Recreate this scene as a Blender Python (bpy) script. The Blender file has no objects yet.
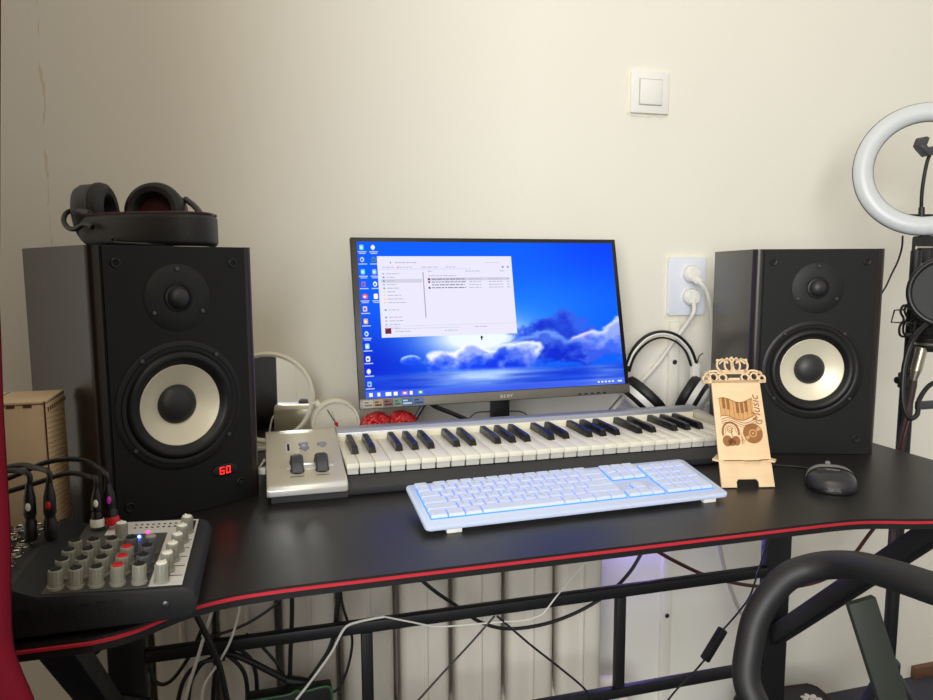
import bpy, bmesh, math, random
import numpy as np
from mathutils import Vector, Matrix, Euler
random.seed(7)
SC = bpy.context.scene
COL = SC.collection
PI = math.pi
DZ = 0.75                     # desk top height
FLOOR = -0.015

# ------------------------------------------------------------------ materials
def s2l(c):
    return tuple(((x/12.92) if x <= 0.04045 else ((x+0.055)/1.055)**2.4) for x in c)
def rgb(r, g, b):
    return s2l((r/255, g/255, b/255))
def mat(name, col, rough=0.5, metal=0.0, vary=0.08, scale=40.0, bump=0.0, bscale=300.0, emit=None, strength=0.0,
        coat=0.0, stretch=None, spec=0.5, trans=0.0, rvary=0.05):
    m = bpy.data.materials.new(name); m.use_nodes = True
    n = m.node_tree.nodes; l = m.node_tree.links
    b = n['Principled BSDF']
    b.inputs['Roughness'].default_value = rough; b.inputs['Metallic'].default_value = metal
    b.inputs['Specular IOR Level'].default_value = spec
    if coat: b.inputs['Coat Weight'].default_value = coat
    if trans: b.inputs['Transmission Weight'].default_value = trans
    tc = n.new('ShaderNodeTexCoord'); mp = n.new('ShaderNodeMapping')
    l.new(tc.outputs['Object'], mp.inputs['Vector'])
    if stretch: mp.inputs['Scale'].default_value = stretch
    nz = n.new('ShaderNodeTexNoise'); nz.inputs['Scale'].default_value = scale; nz.inputs['Detail'].default_value = 4
    l.new(mp.outputs['Vector'], nz.inputs['Vector'])
    mx = n.new('ShaderNodeMix'); mx.data_type = 'RGBA'
    l.new(nz.outputs['Fac'], mx.inputs['Factor'])
    mx.inputs['A'].default_value = (*[max(0, c*(1-vary)) for c in col], 1)
    mx.inputs['B'].default_value = (*[min(1, c*(1+vary)) for c in col], 1)
    l.new(mx.outputs['Result'], b.inputs['Base Color'])
    mr = n.new('ShaderNodeMapRange'); l.new(nz.outputs['Fac'], mr.inputs['Value'])
    mr.inputs['To Min'].default_value = max(0.02, rough-rvary); mr.inputs['To Max'].default_value = min(1, rough+rvary)
    l.new(mr.outputs['Result'], b.inputs['Roughness'])
    if bump:
        n2 = n.new('ShaderNodeTexNoise'); n2.inputs['Scale'].default_value = bscale; n2.inputs['Detail'].default_value = 3
        l.new(mp.outputs['Vector'], n2.inputs['Vector'])
        bp = n.new('ShaderNodeBump'); bp.inputs['Strength'].default_value = bump; bp.inputs['Distance'].default_value = 0.002
        l.new(n2.outputs['Fac'], bp.inputs['Height']); l.new(bp.outputs['Normal'], b.inputs['Normal'])
    if emit:
        b.inputs['Emission Color'].default_value = (*emit, 1); b.inputs['Emission Strength'].default_value = strength
    return m
def wood(name, c1, c2, scale=6.0, stretch=(1, 1, 12), rough=0.5, spec=0.4):
    m = mat(name, c1, rough, vary=0.0, spec=spec)
    n = m.node_tree.nodes; l = m.node_tree.links
    mp = [x for x in n if x.type == 'MAPPING'][0]; mp.inputs['Scale'].default_value = stretch
    nz = [x for x in n if x.type == 'TEX_NOISE'][0]; nz.inputs['Scale'].default_value = scale; nz.inputs['Distortion'].default_value = 0.6
    mx = [x for x in n if x.type == 'MIX'][0]
    mx.inputs['A'].default_value = (*c1, 1); mx.inputs['B'].default_value = (*c2, 1)
    return m

M = {}
M['desk'] = mat('desk_black_laminate', rgb(30, 29, 29), 0.38, vary=0.12, scale=60, bump=0.04, bscale=900, spec=0.5, rvary=0.03)
M['deskedge'] = mat('desk_edge_black', rgb(34, 33, 34), 0.5, vary=0.1)
M['red_edge'] = mat('desk_red_stripe', rgb(190, 40, 54), 0.45, vary=0.05)
M['steel'] = mat('black_powder_coat', rgb(20, 20, 21), 0.5, bump=0.1, bscale=1500)
M['vinyl'] = mat('speaker_black_vinyl', rgb(19, 20, 19), 0.55, bump=0.12, bscale=1300, vary=0.1, spec=0.3)
M['sidewood'] = wood('speaker_dark_wood', rgb(26, 21, 20), rgb(44, 35, 32), 9, (14, 14, 1.2), 0.30, spec=0.5)
M['platemat'] = mat('tweeter_plate_black', rgb(27, 28, 28), 0.55, spec=0.35)
M['rubber'] = mat('rubber_black', rgb(16, 16, 17), 0.42, spec=0.4)
M['black'] = mat('black_plastic', rgb(22, 22, 23), 0.4)
M['matteblack'] = mat('matte_black', rgb(18, 18, 19), 0.65)
M['casegrey'] = mat('dark_case_grey', rgb(50, 51, 53), 0.5)
M['hole'] = mat('deep_black', rgb(5, 5, 5), 0.8)
M['cone'] = mat('woofer_cone_cream', rgb(232, 224, 200), 0.42, metal=0.25, vary=0.03, scale=30, rvary=0.02)
M['cap'] = mat('dust_cap_black', rgb(38, 38, 40), 0.45)
M['screw'] = mat('screw_steel', rgb(90, 90, 92), 0.35, 0.9)
M['chrome'] = mat('chrome', rgb(215, 210, 200), 0.18, 1.0, vary=0.02)
M['silver'] = mat('silver_plastic', rgb(212, 205, 186), 0.36, 0.4, vary=0.03, rvary=0.03)
M['silverlip'] = mat('silver_lip', rgb(224, 222, 218), 0.3, 0.4, vary=0.02)
M['backpanel'] = mat('keyboard_back_panel_grey', rgb(176, 180, 192), 0.35, 0.5, vary=0.03)
M['ivory'] = mat('ivory_white_key', rgb(238, 233, 214), 0.32, vary=0.02)
M['ivory2'] = mat('key_lower_front', rgb(206, 204, 196), 0.4, vary=0.02)
M['ebony'] = mat('ebony_black_key', rgb(18, 18, 22), 0.28)
M['greyplastic'] = mat('dark_grey_plastic', rgb(62, 62, 66), 0.45)
M['greybtn'] = mat('grey_button', rgb(140, 142, 158), 0.4)
M['whiteplastic'] = mat('white_plastic', rgb(236, 234, 228), 0.4, vary=0.02)
M['kbtinted'] = mat('keyboard_white_backlight_tint', rgb(203, 216, 245), 0.42, vary=0.02)  # white case, with the blue backlight bleed put into its colour
M['keycap'] = mat('keycap_white_backlight_tint', rgb(207, 217, 243), 0.45, vary=0.02)  # white keys, tinted blue in the colour for backlight glow
M['keybed'] = mat('key_backlight_blue', rgb(10, 60, 200), 0.5, emit=rgb(0, 118, 255), strength=1.6)
M['legend'] = mat('key_legend_grey', rgb(150, 160, 190), 0.6)
M['monblack'] = mat('monitor_black_bezel', rgb(24, 24, 25), 0.4)
M['mongrey'] = mat('monitor_grey_bezel', rgb(116, 112, 104), 0.4, 0.4, vary=0.04)
M['birch'] = wood('birch_plywood', rgb(226, 192, 150), rgb(240, 212, 172), 7, (1.5, 1.5, 14), 0.55)
M['birch2'] = wood('birch_plywood_box', rgb(226, 196, 152), rgb(240, 214, 174), 5, (1.5, 1.5, 10), 0.6)
M['burnt'] = mat('laser_burnt_edge', rgb(96, 60, 40), 0.7, vary=0.2)
M['engrave'] = mat('laser_engraving', rgb(150, 98, 52), 0.7, vary=0.25, scale=300)
M['engrave2'] = mat('laser_engraving_light', rgb(206, 156, 98), 0.7, vary=0.15, scale=300)
M['redfab'] = mat('red_fabric', rgb(56, 6, 12), 0.8, vary=0.2, scale=120, bump=0.3, bscale=1200)
M['curtain'] = mat('red_curtain_cloth', rgb(84, 0, 17), 0.85, vary=0.12, scale=30, bump=0.2, bscale=900, spec=0.15)
M['leather'] = mat('black_leatherette', rgb(24, 24, 25), 0.5, bump=0.3, bscale=900)
M['redstitch'] = mat('dark_red_stitching', rgb(84, 28, 26), 0.6)
M['glitter'] = mat('red_glitter', rgb(206, 12, 24), 0.35, 0.3, vary=0.8, scale=420, bump=1.0, bscale=420)
M['mirror'] = mat('mirror_glass', rgb(240, 240, 236), 0.02, 1.0, vary=0.0, rvary=0.0)
M['creamplastic'] = mat('cream_white_plastic', rgb(226, 220, 202), 0.45, vary=0.02)
M['clockface'] = mat('clock_face', rgb(214, 208, 192), 0.5, vary=0.03)
M['redpl'] = mat('red_plastic', rgb(200, 24, 30), 0.4)
M['whitecap'] = mat('white_cap', rgb(238, 236, 220), 0.4)
M['knobgrey'] = mat('knob_grey', rgb(150, 149, 136), 0.5, vary=0.05)
M['knobdark'] = mat('knob_dark_grey', rgb(92, 94, 98), 0.5, vary=0.05)
M['panelgrey'] = mat('mixer_panel_dark', rgb(76, 75, 72), 0.5)
M['panelwhite'] = mat('mixer_panel_light', rgb(214, 212, 206), 0.45)
M['ledblue'] = mat('led_blue', rgb(90, 120, 255), 0.4, emit=rgb(70, 110, 255), strength=14)
M['ledpink'] = mat('led_red', rgb(255, 60, 120), 0.4, emit=rgb(255, 40, 110), strength=5)
M['ledwhite'] = mat('led_white', rgb(240, 240, 255), 0.4, emit=rgb(235, 235, 255), strength=2.5)
M['digit'] = mat('red_digits', rgb(255, 40, 30), 0.4, emit=rgb(255, 22, 20), strength=7)
M['magenta'] = mat('magenta_band', rgb(214, 46, 190), 0.5)
M['cable'] = mat('black_cable', rgb(22, 22, 22), 0.45)
M['cablered'] = mat('dark_red_cable', rgb(72, 26, 26), 0.5)
M['braid'] = mat('brown_braided_cable', rgb(64, 48, 46), 0.6, vary=0.3, scale=500)
M['cablewhite'] = mat('white_cable', rgb(226, 222, 212), 0.45, vary=0.03)
M['cablegrey'] = mat('pale_grey_cable', rgb(186, 180, 170), 0.5, vary=0.03)
M['radiator'] = mat('radiator_paint', rgb(222, 214, 200), 0.5, vary=0.05, scale=12, bump=0.15, bscale=60)
M['greenedge'] = mat('green_plastic', rgb(46, 96, 52), 0.5)
M['ringlight'] = mat('ring_light_diffuser', rgb(204, 208, 210), 0.3, vary=0.01)
M['ringback'] = mat('ring_light_housing', rgb(118, 118, 116), 0.45)
M['chairpu'] = mat('chair_black_polyurethane', rgb(28, 28, 29), 0.52, bump=0.06, bscale=400)
M['chairmetal'] = mat('chair_bracket_grey_green', rgb(48, 52, 46), 0.55, spec=0.3)
M['mousegrey'] = mat('mouse_grey_band', rgb(134, 134, 132), 0.4)
M['mouseblack'] = mat('mouse_black', rgb(40, 40, 43), 0.3)
M['sockblue'] = mat('socket_plate_white', rgb(226, 230, 240), 0.35, vary=0.015)
M['carpet'] = mat('dark_carpet', rgb(64, 64, 74), 0.95, vary=0.25, scale=260, bump=0.6, bscale=700)
M['skirting'] = wood('brown_skirting_wood', rgb(84, 58, 42), rgb(120, 86, 62), 6, (2, 10, 10), 0.5)
M['flower'] = mat('white_embroidery', rgb(222, 212, 200), 0.8)
M['popmesh'] = mat('pop_filter_mesh', rgb(52, 54, 54), 0.7, vary=0.3, scale=900)
M['xlr'] = mat('xlr_nickel', rgb(196, 188, 168), 0.3, 0.9)

def glitter_material():
    m = M['glitter']; n = m.node_tree.nodes; l = m.node_tree.links; b = n['Principled BSDF']
    tc = [x for x in n if x.type == 'TEX_COORD'][0]
    v = n.new('ShaderNodeTexVoronoi'); v.inputs['Scale'].default_value = 520; l.new(tc.outputs['Object'], v.inputs['Vector'])
    sp = n.new('ShaderNodeSeparateColor'); l.new(v.outputs['Color'], sp.inputs['Color'])
    cr = n.new('ShaderNodeValToRGB'); l.new(sp.outputs['Red'], cr.inputs['Fac'])
    e = cr.color_ramp.elements; e[0].color = (*rgb(120, 2, 10), 1); e[1].position = 0.8; e[1].color = (*rgb(222, 20, 30), 1)
    x = e.new(0.93); x.color = (*rgb(255, 120, 110), 1)
    l.new(cr.outputs['Color'], b.inputs['Base Color'])
    nm = n.new('ShaderNodeVectorMath'); nm.operation = 'MULTIPLY_ADD'; l.new(v.outputs['Color'], nm.inputs[0]); nm.inputs[1].default_value = (0.9, 0.9, 0.9); nm.inputs[2].default_value = (-0.45, -0.45, -0.45)
    ge = n.new('ShaderNodeNewGeometry'); ad = n.new('ShaderNodeVectorMath'); ad.operation = 'ADD'; l.new(ge.outputs['Normal'], ad.inputs[0]); l.new(nm.outputs[0], ad.inputs[1])
    no = n.new('ShaderNodeVectorMath'); no.operation = 'NORMALIZE'; l.new(ad.outputs[0], no.inputs[0]); l.new(no.outputs[0], b.inputs['Normal'])
glitter_material()

def emis(name, col, strength=1.0):
    m = bpy.data.materials.new(name); m.use_nodes = True
    n = m.node_tree.nodes; l = m.node_tree.links
    b = n['Principled BSDF']; b.inputs['Base Color'].default_value = (0.003, 0.003, 0.003, 1); b.inputs['Roughness'].default_value = 0.3; b.inputs['Specular IOR Level'].default_value = 0.04
    b.inputs['Emission Color'].default_value = (*col, 1); b.inputs['Emission Strength'].default_value = strength
    return m
SCR = 0.85
EM = {}
def em(r, g, b):
    k = (r, g, b)
    if k not in EM: EM[k] = emis('screen_pixels_%d_%d_%d' % k, rgb(*k), SCR)
    return EM[k]

# ------------------------------------------------------------------ geometry helpers
class MB:
    def __init__(s): s.bm = bmesh.new()
    def _mi(s, faces, mi):
        for f in faces: f.material_index = mi
    def add(s, verts, faces, mi=0):
        vs = [s.bm.verts.new(v) for v in verts]; out = []
        for f in faces:
            try: out.append(s.bm.faces.new([vs[i] for i in f]))
            except ValueError: pass
        s._mi(out, mi); return vs
    def merge(s, other, T=None, mi=None):
        o = other.bm if isinstance(other, MB) else other
        if T is not None: bmesh.ops.transform(o, matrix=T, verts=o.verts)
        m = {v: s.bm.verts.new(v.co) for v in o.verts}
        for f in o.faces:
            try:
                g = s.bm.faces.new([m[v] for v in f.verts]); g.material_index = f.material_index if mi is None else mi
            except ValueError: pass
        o.free(); return s
    def box(s, lo, hi, bev=0.0, seg=2, mi=0, T=None):
        b = bmesh.new(); bmesh.ops.create_cube(b, size=1)
        c = [(lo[i]+hi[i])/2 for i in range(3)]; d = [abs(hi[i]-lo[i]) for i in range(3)]
        for v in b.verts: v.co = Vector((c[0]+v.co.x*d[0], c[1]+v.co.y*d[1], c[2]+v.co.z*d[2]))
        if bev: bmesh.ops.bevel(b, geom=list(b.edges), offset=min(bev, min(d)*0.49), segments=seg, affect='EDGES', profile=0.5)
        s.merge(b, T, mi); return s
    def bar(s, p, q, w, h, up=(0, 0, 1), bev=0.0, mi=0):
        p = Vector(p); q = Vector(q); z = (q-p); L = z.length; z.normalize(); u = Vector(up)
        x = u.cross(z)
        if x.length < 1e-5: x = Vector((1, 0, 0)).cross(z)
        x.normalize(); y = z.cross(x)
        T = Matrix(((x.x, y.x, z.x, p.x), (x.y, y.y, z.y, p.y), (x.z, y.z, z.z, p.z), (0, 0, 0, 1)))
        return s.box((-w/2, -h/2, 0), (w/2, h/2, L), bev, 2, mi, T)
    def lathe(s, prof, seg=48, T=None, mi=0, cap=False):
        # prof: (r, z) pairs revolved about z
        b = bmesh.new(); rings = []
        for r, z in prof:
            if r < 1e-6: rings.append([b.verts.new((0, 0, z))])
            else: rings.append([b.verts.new((r*math.cos(2*PI*k/seg), r*math.sin(2*PI*k/seg), z)) for k in range(seg)])
        for a, c in zip(rings, rings[1:]):
            if len(a) == 1 and len(c) == 1: continue
            for k in range(seg):
                j = (k+1) % seg
                if len(a) == 1: b.faces.new((a[0], c[j], c[k]))
                elif len(c) == 1: b.faces.new((a[k], a[j], c[0]))
                else: b.faces.new((a[k], a[j], c[j], c[k]))
        bmesh.ops.recalc_face_normals(b, faces=b.faces)
        s.merge(b, T, mi); return s
    def cyl(s, p, q, r, seg=24, r2=None, mi=0, bev=0.0):
        p = Vector(p); q = Vector(q); d = q-p; L = d.length
        T = Matrix.Translation(p) @ d.to_track_quat('Z', 'Y').to_matrix().to_4x4()
        r2 = r if r2 is None else r2
        if bev: pr = [(0, 0), (r-bev, 0), (r, bev), (r2, L-bev), (r2-bev, L), (0, L)]
        else: pr = [(0, 0), (r, 0), (r2, L), (0, L)]
        return s.lathe(pr, seg, T, mi)
    def ball(s, c, r, sc=(1, 1, 1), T=None, mi=0, seg=24):
        n = seg//2
        pr = [(math.sin(PI*k/n), -math.cos(PI*k/n)) for k in range(n+1)]
        pr[0] = (0, -1); pr[-1] = (0, 1)
        X = Matrix.Translation(c) @ (T or Matrix.Identity(4)) @ Matrix.Diagonal((r*sc[0], r*sc[1], r*sc[2], 1))
        return s.lathe(pr, seg, X, mi)
    def tube(s, pts, r, seg=10, smooth=6, mi=0, closed=False, radii=None, flat=None):
        P = [Vector(p) for p in pts]
        if smooth and len(P) > 2: P, R = spline(P, smooth, closed, radii)
        else: R = radii
        n = len(P); R = R or [r]*n
        b = bmesh.new(); rings = []
        ref = None
        for i in range(n):
            if closed: t = P[(i+1) % n]-P[i-1]
            else: t = P[min(i+1, n-1)]-P[max(i-1, 0)]
            t.normalize()
            if ref is None:
                ref = Vector((0, 0, 1)).cross(t)
                if ref.length < 0.1: ref = Vector((1, 0, 0)).cross(t)
            x = ref - t*ref.dot(t); x.normalize(); ref = x; y = t.cross(x)
            if flat: a, c = flat
            else: a = c = 1
            rings.append([b.verts.new(P[i] + (x*math.cos(2*PI*k/seg)*a + y*math.sin(2*PI*k/seg)*c)*R[i]) for k in range(seg)])
        m = n if closed else n-1
        for i in range(m):
            A = rings[i]; B = rings[(i+1) % n]
            for k in range(seg):
                j = (k+1) % seg
                b.faces.new((A[k], A[j], B[j], B[k]))
        if not closed:
            b.faces.new(rings[0][::-1]); b.faces.new(rings[-1])
        bmesh.ops.recalc_face_normals(b, faces=b.faces)
        s.merge(b, None, mi); return s
    def prism(s, outline, z0, z1, T=None, mi=0, bev=0.0):
        b = bmesh.new(); n = len(outline)
        lo = [b.verts.new((x, y, z0)) for x, y in outline]; hi = [b.verts.new((x, y, z1)) for x, y in outline]
        b.faces.new(lo[::-1]); b.faces.new(hi)
        for i in range(n):
            j = (i+1) % n; b.faces.new((lo[i], lo[j], hi[j], hi[i]))
        bmesh.ops.recalc_face_normals(b, faces=b.faces)
        if bev: bmesh.ops.bevel(b, geom=list(b.edges), offset=bev, segments=2, affect='EDGES', profile=0.5)
        s.merge(b, T, mi); return s
    def quad(s, a, b, c, d, mi=0): s.add([a, b, c, d], [(0, 1, 2, 3)], mi); return s
    def text(s, body, size, T, extrude=0.0004, mi=0, align='CENTER', shear=0.0, spacing=1.0):
        cu = bpy.data.curves.new('t', 'FONT'); cu.body = body; cu.size = size; cu.extrude = extrude
        cu.align_x = align; cu.align_y = 'CENTER'; cu.shear = shear; cu.space_character = spacing; cu.resolution_u = 3
        ob = bpy.data.objects.new('t', cu); COL.objects.link(ob)
        dg = bpy.context.evaluated_depsgraph_get(); dg.update()
        me = bpy.data.meshes.new_from_object(ob.evaluated_get(dg))
        b = bmesh.new(); b.from_mesh(me)
        bpy.data.objects.remove(ob); bpy.data.curves.remove(cu); bpy.data.meshes.remove(me)
        s.merge(b, T, mi); return s
    def xf(s, T): bmesh.ops.transform(s.bm, matrix=T, verts=s.bm.verts); return s
    def build(s, name, mats, parent=None, world=False, angle=0.7):
        if parent is not None and world:
            bmesh.ops.transform(s.bm, matrix=PM[parent.name].inverted(), verts=s.bm.verts)
        me = bpy.data.meshes.new(name); s.bm.to_mesh(me); s.bm.free()
        for m in (mats if isinstance(mats, (list, tuple)) else [mats]): me.materials.append(m)
        if me.polygons:
            me.polygons.foreach_set('use_smooth', [True]*len(me.polygons)); me.set_sharp_from_angle(angle=angle)
        o = bpy.data.objects.new(name, me); COL.objects.link(o)
        if parent is not None: o.parent = parent; PM[o.name] = PM[parent.name]
        else: PM[o.name] = Matrix.Identity(4)
        return o
PM = {}
def spline(P, k, closed=False, radii=None):
    n = len(P); out = []; rr = []
    rng = n if closed else n-1
    for i in range(rng):
        if closed: p0, p1, p2, p3 = P[i-1], P[i], P[(i+1) % n], P[(i+2) % n]
        else: p0, p1, p2, p3 = P[max(i-1, 0)], P[i], P[i+1], P[min(i+2, n-1)]
        for j in range(k):
            t = j/k
            out.append(0.5*((2*p1)+(p2-p0)*t+(2*p0-5*p1+4*p2-p3)*t*t+(3*p1-p0-3*p2+p3)*t**3))
            if radii: rr.append(radii[i]*(1-t)+radii[(i+1) % n]*t)
    if not closed:
        out.append(P[-1]);
        if radii: rr.append(radii[-1])
    return out, (rr if radii else None)
def rrect(w, h, r, seg=5, cx=0, cy=0):
    o = []
    for sx, sy, a0 in ((1, 1, 0), (-1, 1, PI/2), (-1, -1, PI), (1, -1, 1.5*PI)):
        for k in range(seg+1):
            a = a0+PI/2*k/seg
            o.append((cx+sx*(w/2-r)+r*math.cos(a), cy+sy*(h/2-r)+r*math.sin(a)))
    return o
def tag(o, label, cat, group=None, kind=None):
    o['label'] = label; o['category'] = cat
    if group: o['group'] = group
    if kind: o['kind'] = kind
    return o
def thing(name, label, cat, loc=(0, 0, 0), rotz=0.0, group=None):
    o = bpy.data.objects.new(name, None); o.empty_display_size = 0.03; COL.objects.link(o)
    o.location = loc; o.rotation_euler = (0, 0, rotz)
    PM[o.name] = Matrix.Translation(loc) @ Matrix.Rotation(rotz, 4, 'Z')
    return tag(o, label, cat, group)
def struct(o): o['kind'] = 'structure'; return o
def TR(*v): return Matrix.Translation(v)
def RX(a): return Matrix.Rotation(a, 4, 'X')
def RY(a): return Matrix.Rotation(a, 4, 'Y')
def RZ(a): return Matrix.Rotation(a, 4, 'Z')
FRONT = RX(PI/2)          # takes local z (lathe axis) to -y: things on a front panel facing -y

# ------------------------------------------------------------------ setting
WY = 1.43
def wall_material():
    m = mat('cream_painted_plaster', rgb(233, 229, 216), 0.75, vary=0.025, scale=1.6, bump=0.0, spec=0.25)
    n = m.node_tree.nodes; l = m.node_tree.links; b = n['Principled BSDF']
    tc = [x for x in n if x.type == 'TEX_COORD'][0]
    n1 = n.new('ShaderNodeTexNoise'); n1.inputs['Scale'].default_value = 9; n1.inputs['Detail'].default_value = 6; n1.inputs['Roughness'].default_value = 0.6
    l.new(tc.outputs['Object'], n1.inputs['Vector'])
    # a crack in the plaster running up the wall near x = -0.356
    sx = n.new('ShaderNodeSeparateXYZ'); l.new(tc.outputs['Object'], sx.inputs['Vector'])
    n2 = n.new('ShaderNodeTexNoise'); n2.inputs['Scale'].default_value = 22; n2.inputs['Detail'].default_value = 5
    l.new(tc.outputs['Object'], n2.inputs['Vector'])
    def math_(op, a, bb):
        k = n.new('ShaderNodeMath'); k.operation = op
        for i, v in enumerate((a, bb)):
            if isinstance(v, (int, float)): k.inputs[i].default_value = v
            else: l.new(v, k.inputs[i])
        return k.outputs[0]
    off = math_('MULTIPLY', math_('SUBTRACT', n2.outputs['Fac'], 0.5), 0.022)
    dx = math_('ABSOLUTE', math_('SUBTRACT', math_('ADD', sx.outputs['X'], 0.356), off), 0)
    n3 = n.new('ShaderNodeTexNoise'); n3.inputs['Scale'].default_value = 14; n3.inputs['Detail'].default_value = 3
    l.new(tc.outputs['Object'], n3.inputs['Vector'])
    wid = math_('MULTIPLY', math_('MAXIMUM', math_('SUBTRACT', n3.outputs['Fac'], 0.47), 0), 0.02)
    crack = math_('LESS_THAN', dx, wid)
    mx = [x for x in n if x.type == 'MIX'][0]
    m2 = n.new('ShaderNodeMix'); m2.data_type = 'RGBA'
    l.new(mx.outputs['Result'], m2.inputs['A']); m2.inputs['B'].default_value = (*rgb(219, 208, 182), 1)
    l.new(crack, m2.inputs['Factor']); l.new(m2.outputs['Result'], b.inputs['Base Color'])
    h = math_('SUBTRACT', math_('MULTIPLY', n1.outputs['Fac'], 0.7), math_('MULTIPLY', crack, 0.25))
    bp = n.new('ShaderNodeBump'); bp.inputs['Strength'].default_value = 0.22; bp.inputs['Distance'].default_value = 0.01
    l.new(h, bp.inputs['Height']); l.new(bp.outputs['Normal'], b.inputs['Normal'])
    return m
M['wall'] = wall_material()
b = MB(); b.box((-2.2, WY, FLOOR), (3.4, WY+0.12, 2.9)); struct(b.build('wall_back', M['wall']))
b = MB(); b.box((-2.2, -2.6, FLOOR-0.1), (3.4, WY+0.12, FLOOR)); struct(b.build('floor', M['carpet']))
b = MB(); b.box((-2.2, -2.72, FLOOR-0.1), (3.4, -2.6, 2.9)); struct(b.build('wall_front', M['wall']))
b = MB(); b.box((1.63, WY-0.016, FLOOR), (3.4, WY, FLOOR+0.034), 0.003); struct(b.build('baseboard_back', M['skirting']))
# white cable duct running down the wall under the socket, with its screws
b = MB(); b.box((0.868, WY-0.012, FLOOR), (0.892, WY, 0.96), 0.002)
duct = struct(b.build('trim_1', M['wall']))
for i, z in enumerate((0.868, 0.27)):
    b = MB(); b.cyl((0.88, WY-0.0125, z), (0.88, WY-0.016, z), 0.0055, 16, bev=0.001); b.build('screw', M['screw'], duct)
# chipped putty around the two wall plates
def putty(cx, cz, w, h, seed):
    r = random.Random(seed); n = 26; o = []
    for k in range(n):
        a = 2*PI*k/n; c, s_ = math.cos(a), math.sin(a)
        q = 1/max(abs(c)/(w/2), abs(s_)/(h/2)); q += r.uniform(0.0, 0.007)
        o.append((cx+q*c, cz+q*s_))
    b = MB(); b.prism(o, 0, 0.0016, TR(0, WY, 0) @ RX(PI/2)); return b
pw = mat('white_putty', rgb(234, 228, 210), 0.8, bump=0.5, bscale=120)
struct(putty(0.804, 1.449, 0.092, 0.09, 3).build('trim_2', pw)); struct(putty(0.908, 1.03, 0.1, 0.15, 5).build('trim_3', pw))

# ------------------------------------------------------------------ desk
def desk():
    t = thing('gaming_desk', 'long black desk with red striped curved front edge on a black steel frame', 'desk', (0.36, 1.05, FLOOR))
    fr = [(-0.376, 0.69)]
    prof = [(-0.19, 0.688), (-0.155, 0.69), (-0.128, 0.7), (-0.105, 0.717), (-0.08, 0.733), (-0.045, 0.744), (-0.01, 0.748), (0.03, 0.7495), (0.08, 0.7495), (0.16, 0.7495), (0.26, 0.7495)]
    fr += prof; fr += [(0.36, 0.7495), (0.46, 0.7495), (0.56, 0.7495), (0.63, 0.7495), (0.68, 0.7493)]
    fr += [(0.72-x, y) for x, y in [(0.0, 0.7485), (-0.03, 0.7455), (-0.06, 0.738), (-0.09, 0.728), (-0.13, 0.719), (-0.19, 0.7155)]]
    fr += [(0.97, 0.7155), (1.03, 0.7155), (1.096, 0.7155)]
    P = [Vector((x, y, 0)) for x, y in fr]; P2, _ = spline(P, 6); front = [(p.x, p.y) for p in P2]
    back = [(1.096, 1.36), (-0.376, 1.36)]
    def ring(off, z0, z1):
        o = [(x, y-off) for x, y in front]
        return o + [(1.096+off, back[0][1]+off), (-0.376-off, back[1][1]+off)]
    b = MB(); b.prism(ring(0, 0, 0), DZ-0.014, DZ)
    top = b.build('tabletop', [M['desk']], t, world=True, angle=0.5)
    b = MB(); fl = front[:]
    for (x, y), (u, v) in zip(fl, fl[1:]):
        pass
    n = len(fl); vs = []
    sec = [(0.0, DZ-0.0030), (0.0016, DZ-0.0036), (0.0016, DZ-0.0062), (0.0, DZ-0.0068)]
    for x, y in fl: vs += [(x, y-0.0001-d, z) for d, z in sec]
    fs = [(4*i+k, 4*i+k+1, 4*i+k+5, 4*i+k+4) for i in range(n-1) for k in range(3)]
    b.add(vs, fs); bmesh.ops.recalc_face_normals(b.bm, faces=b.bm.faces); b.build('edge_stripe', M['red_edge'], t, world=True)
    zt = DZ-0.014
    for xc in (-0.2155, 0.922):
        b = MB(); b.box((xc-0.0255, 1.10, FLOOR+0.03), (xc+0.0255, 1.125, zt), 0.003)
        leg = b.build('leg', M['steel'], t, world=True)
        b = MB(); b.box((xc-0.028, 0.76, FLOOR), (xc+0.028, 1.33, FLOOR+0.03), 0.004); b.build('foot', M['steel'], leg, world=True)
        b = MB(); b.bar((xc, 1.105, 0.375), (xc, 0.76, 0.728), 0.03, 0.034, up=(1, 0, 0), bev=0.003); b.build('brace', M['steel'], t, world=True)
        b = MB(); b.box((xc-0.03, 0.76, zt-0.012), (xc+0.03, 1.3, zt), 0.002); b.build('top_bracket', M['steel'], t, world=True)
    b = MB(); b.box((-0.1905, 1.100, 0.4975), (0.897, 1.116, 0.5175), 0.003); b.build('upper_rail', M['steel'], t, world=True)
    b = MB(); b.box((-0.1905, 1.100, 0.3065), (0.897, 1.116, 0.3255), 0.003); b.build('lower_rail', M['steel'], t, world=True)
    for x in (0.140, 0.593):
        b = MB(); b.box((x-0.0092, 1.101, 0.3255), (x+0.0092, 1.115, 0.4975), 0.002); b.build('upright', M['steel'], t, world=True)
desk()

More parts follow.
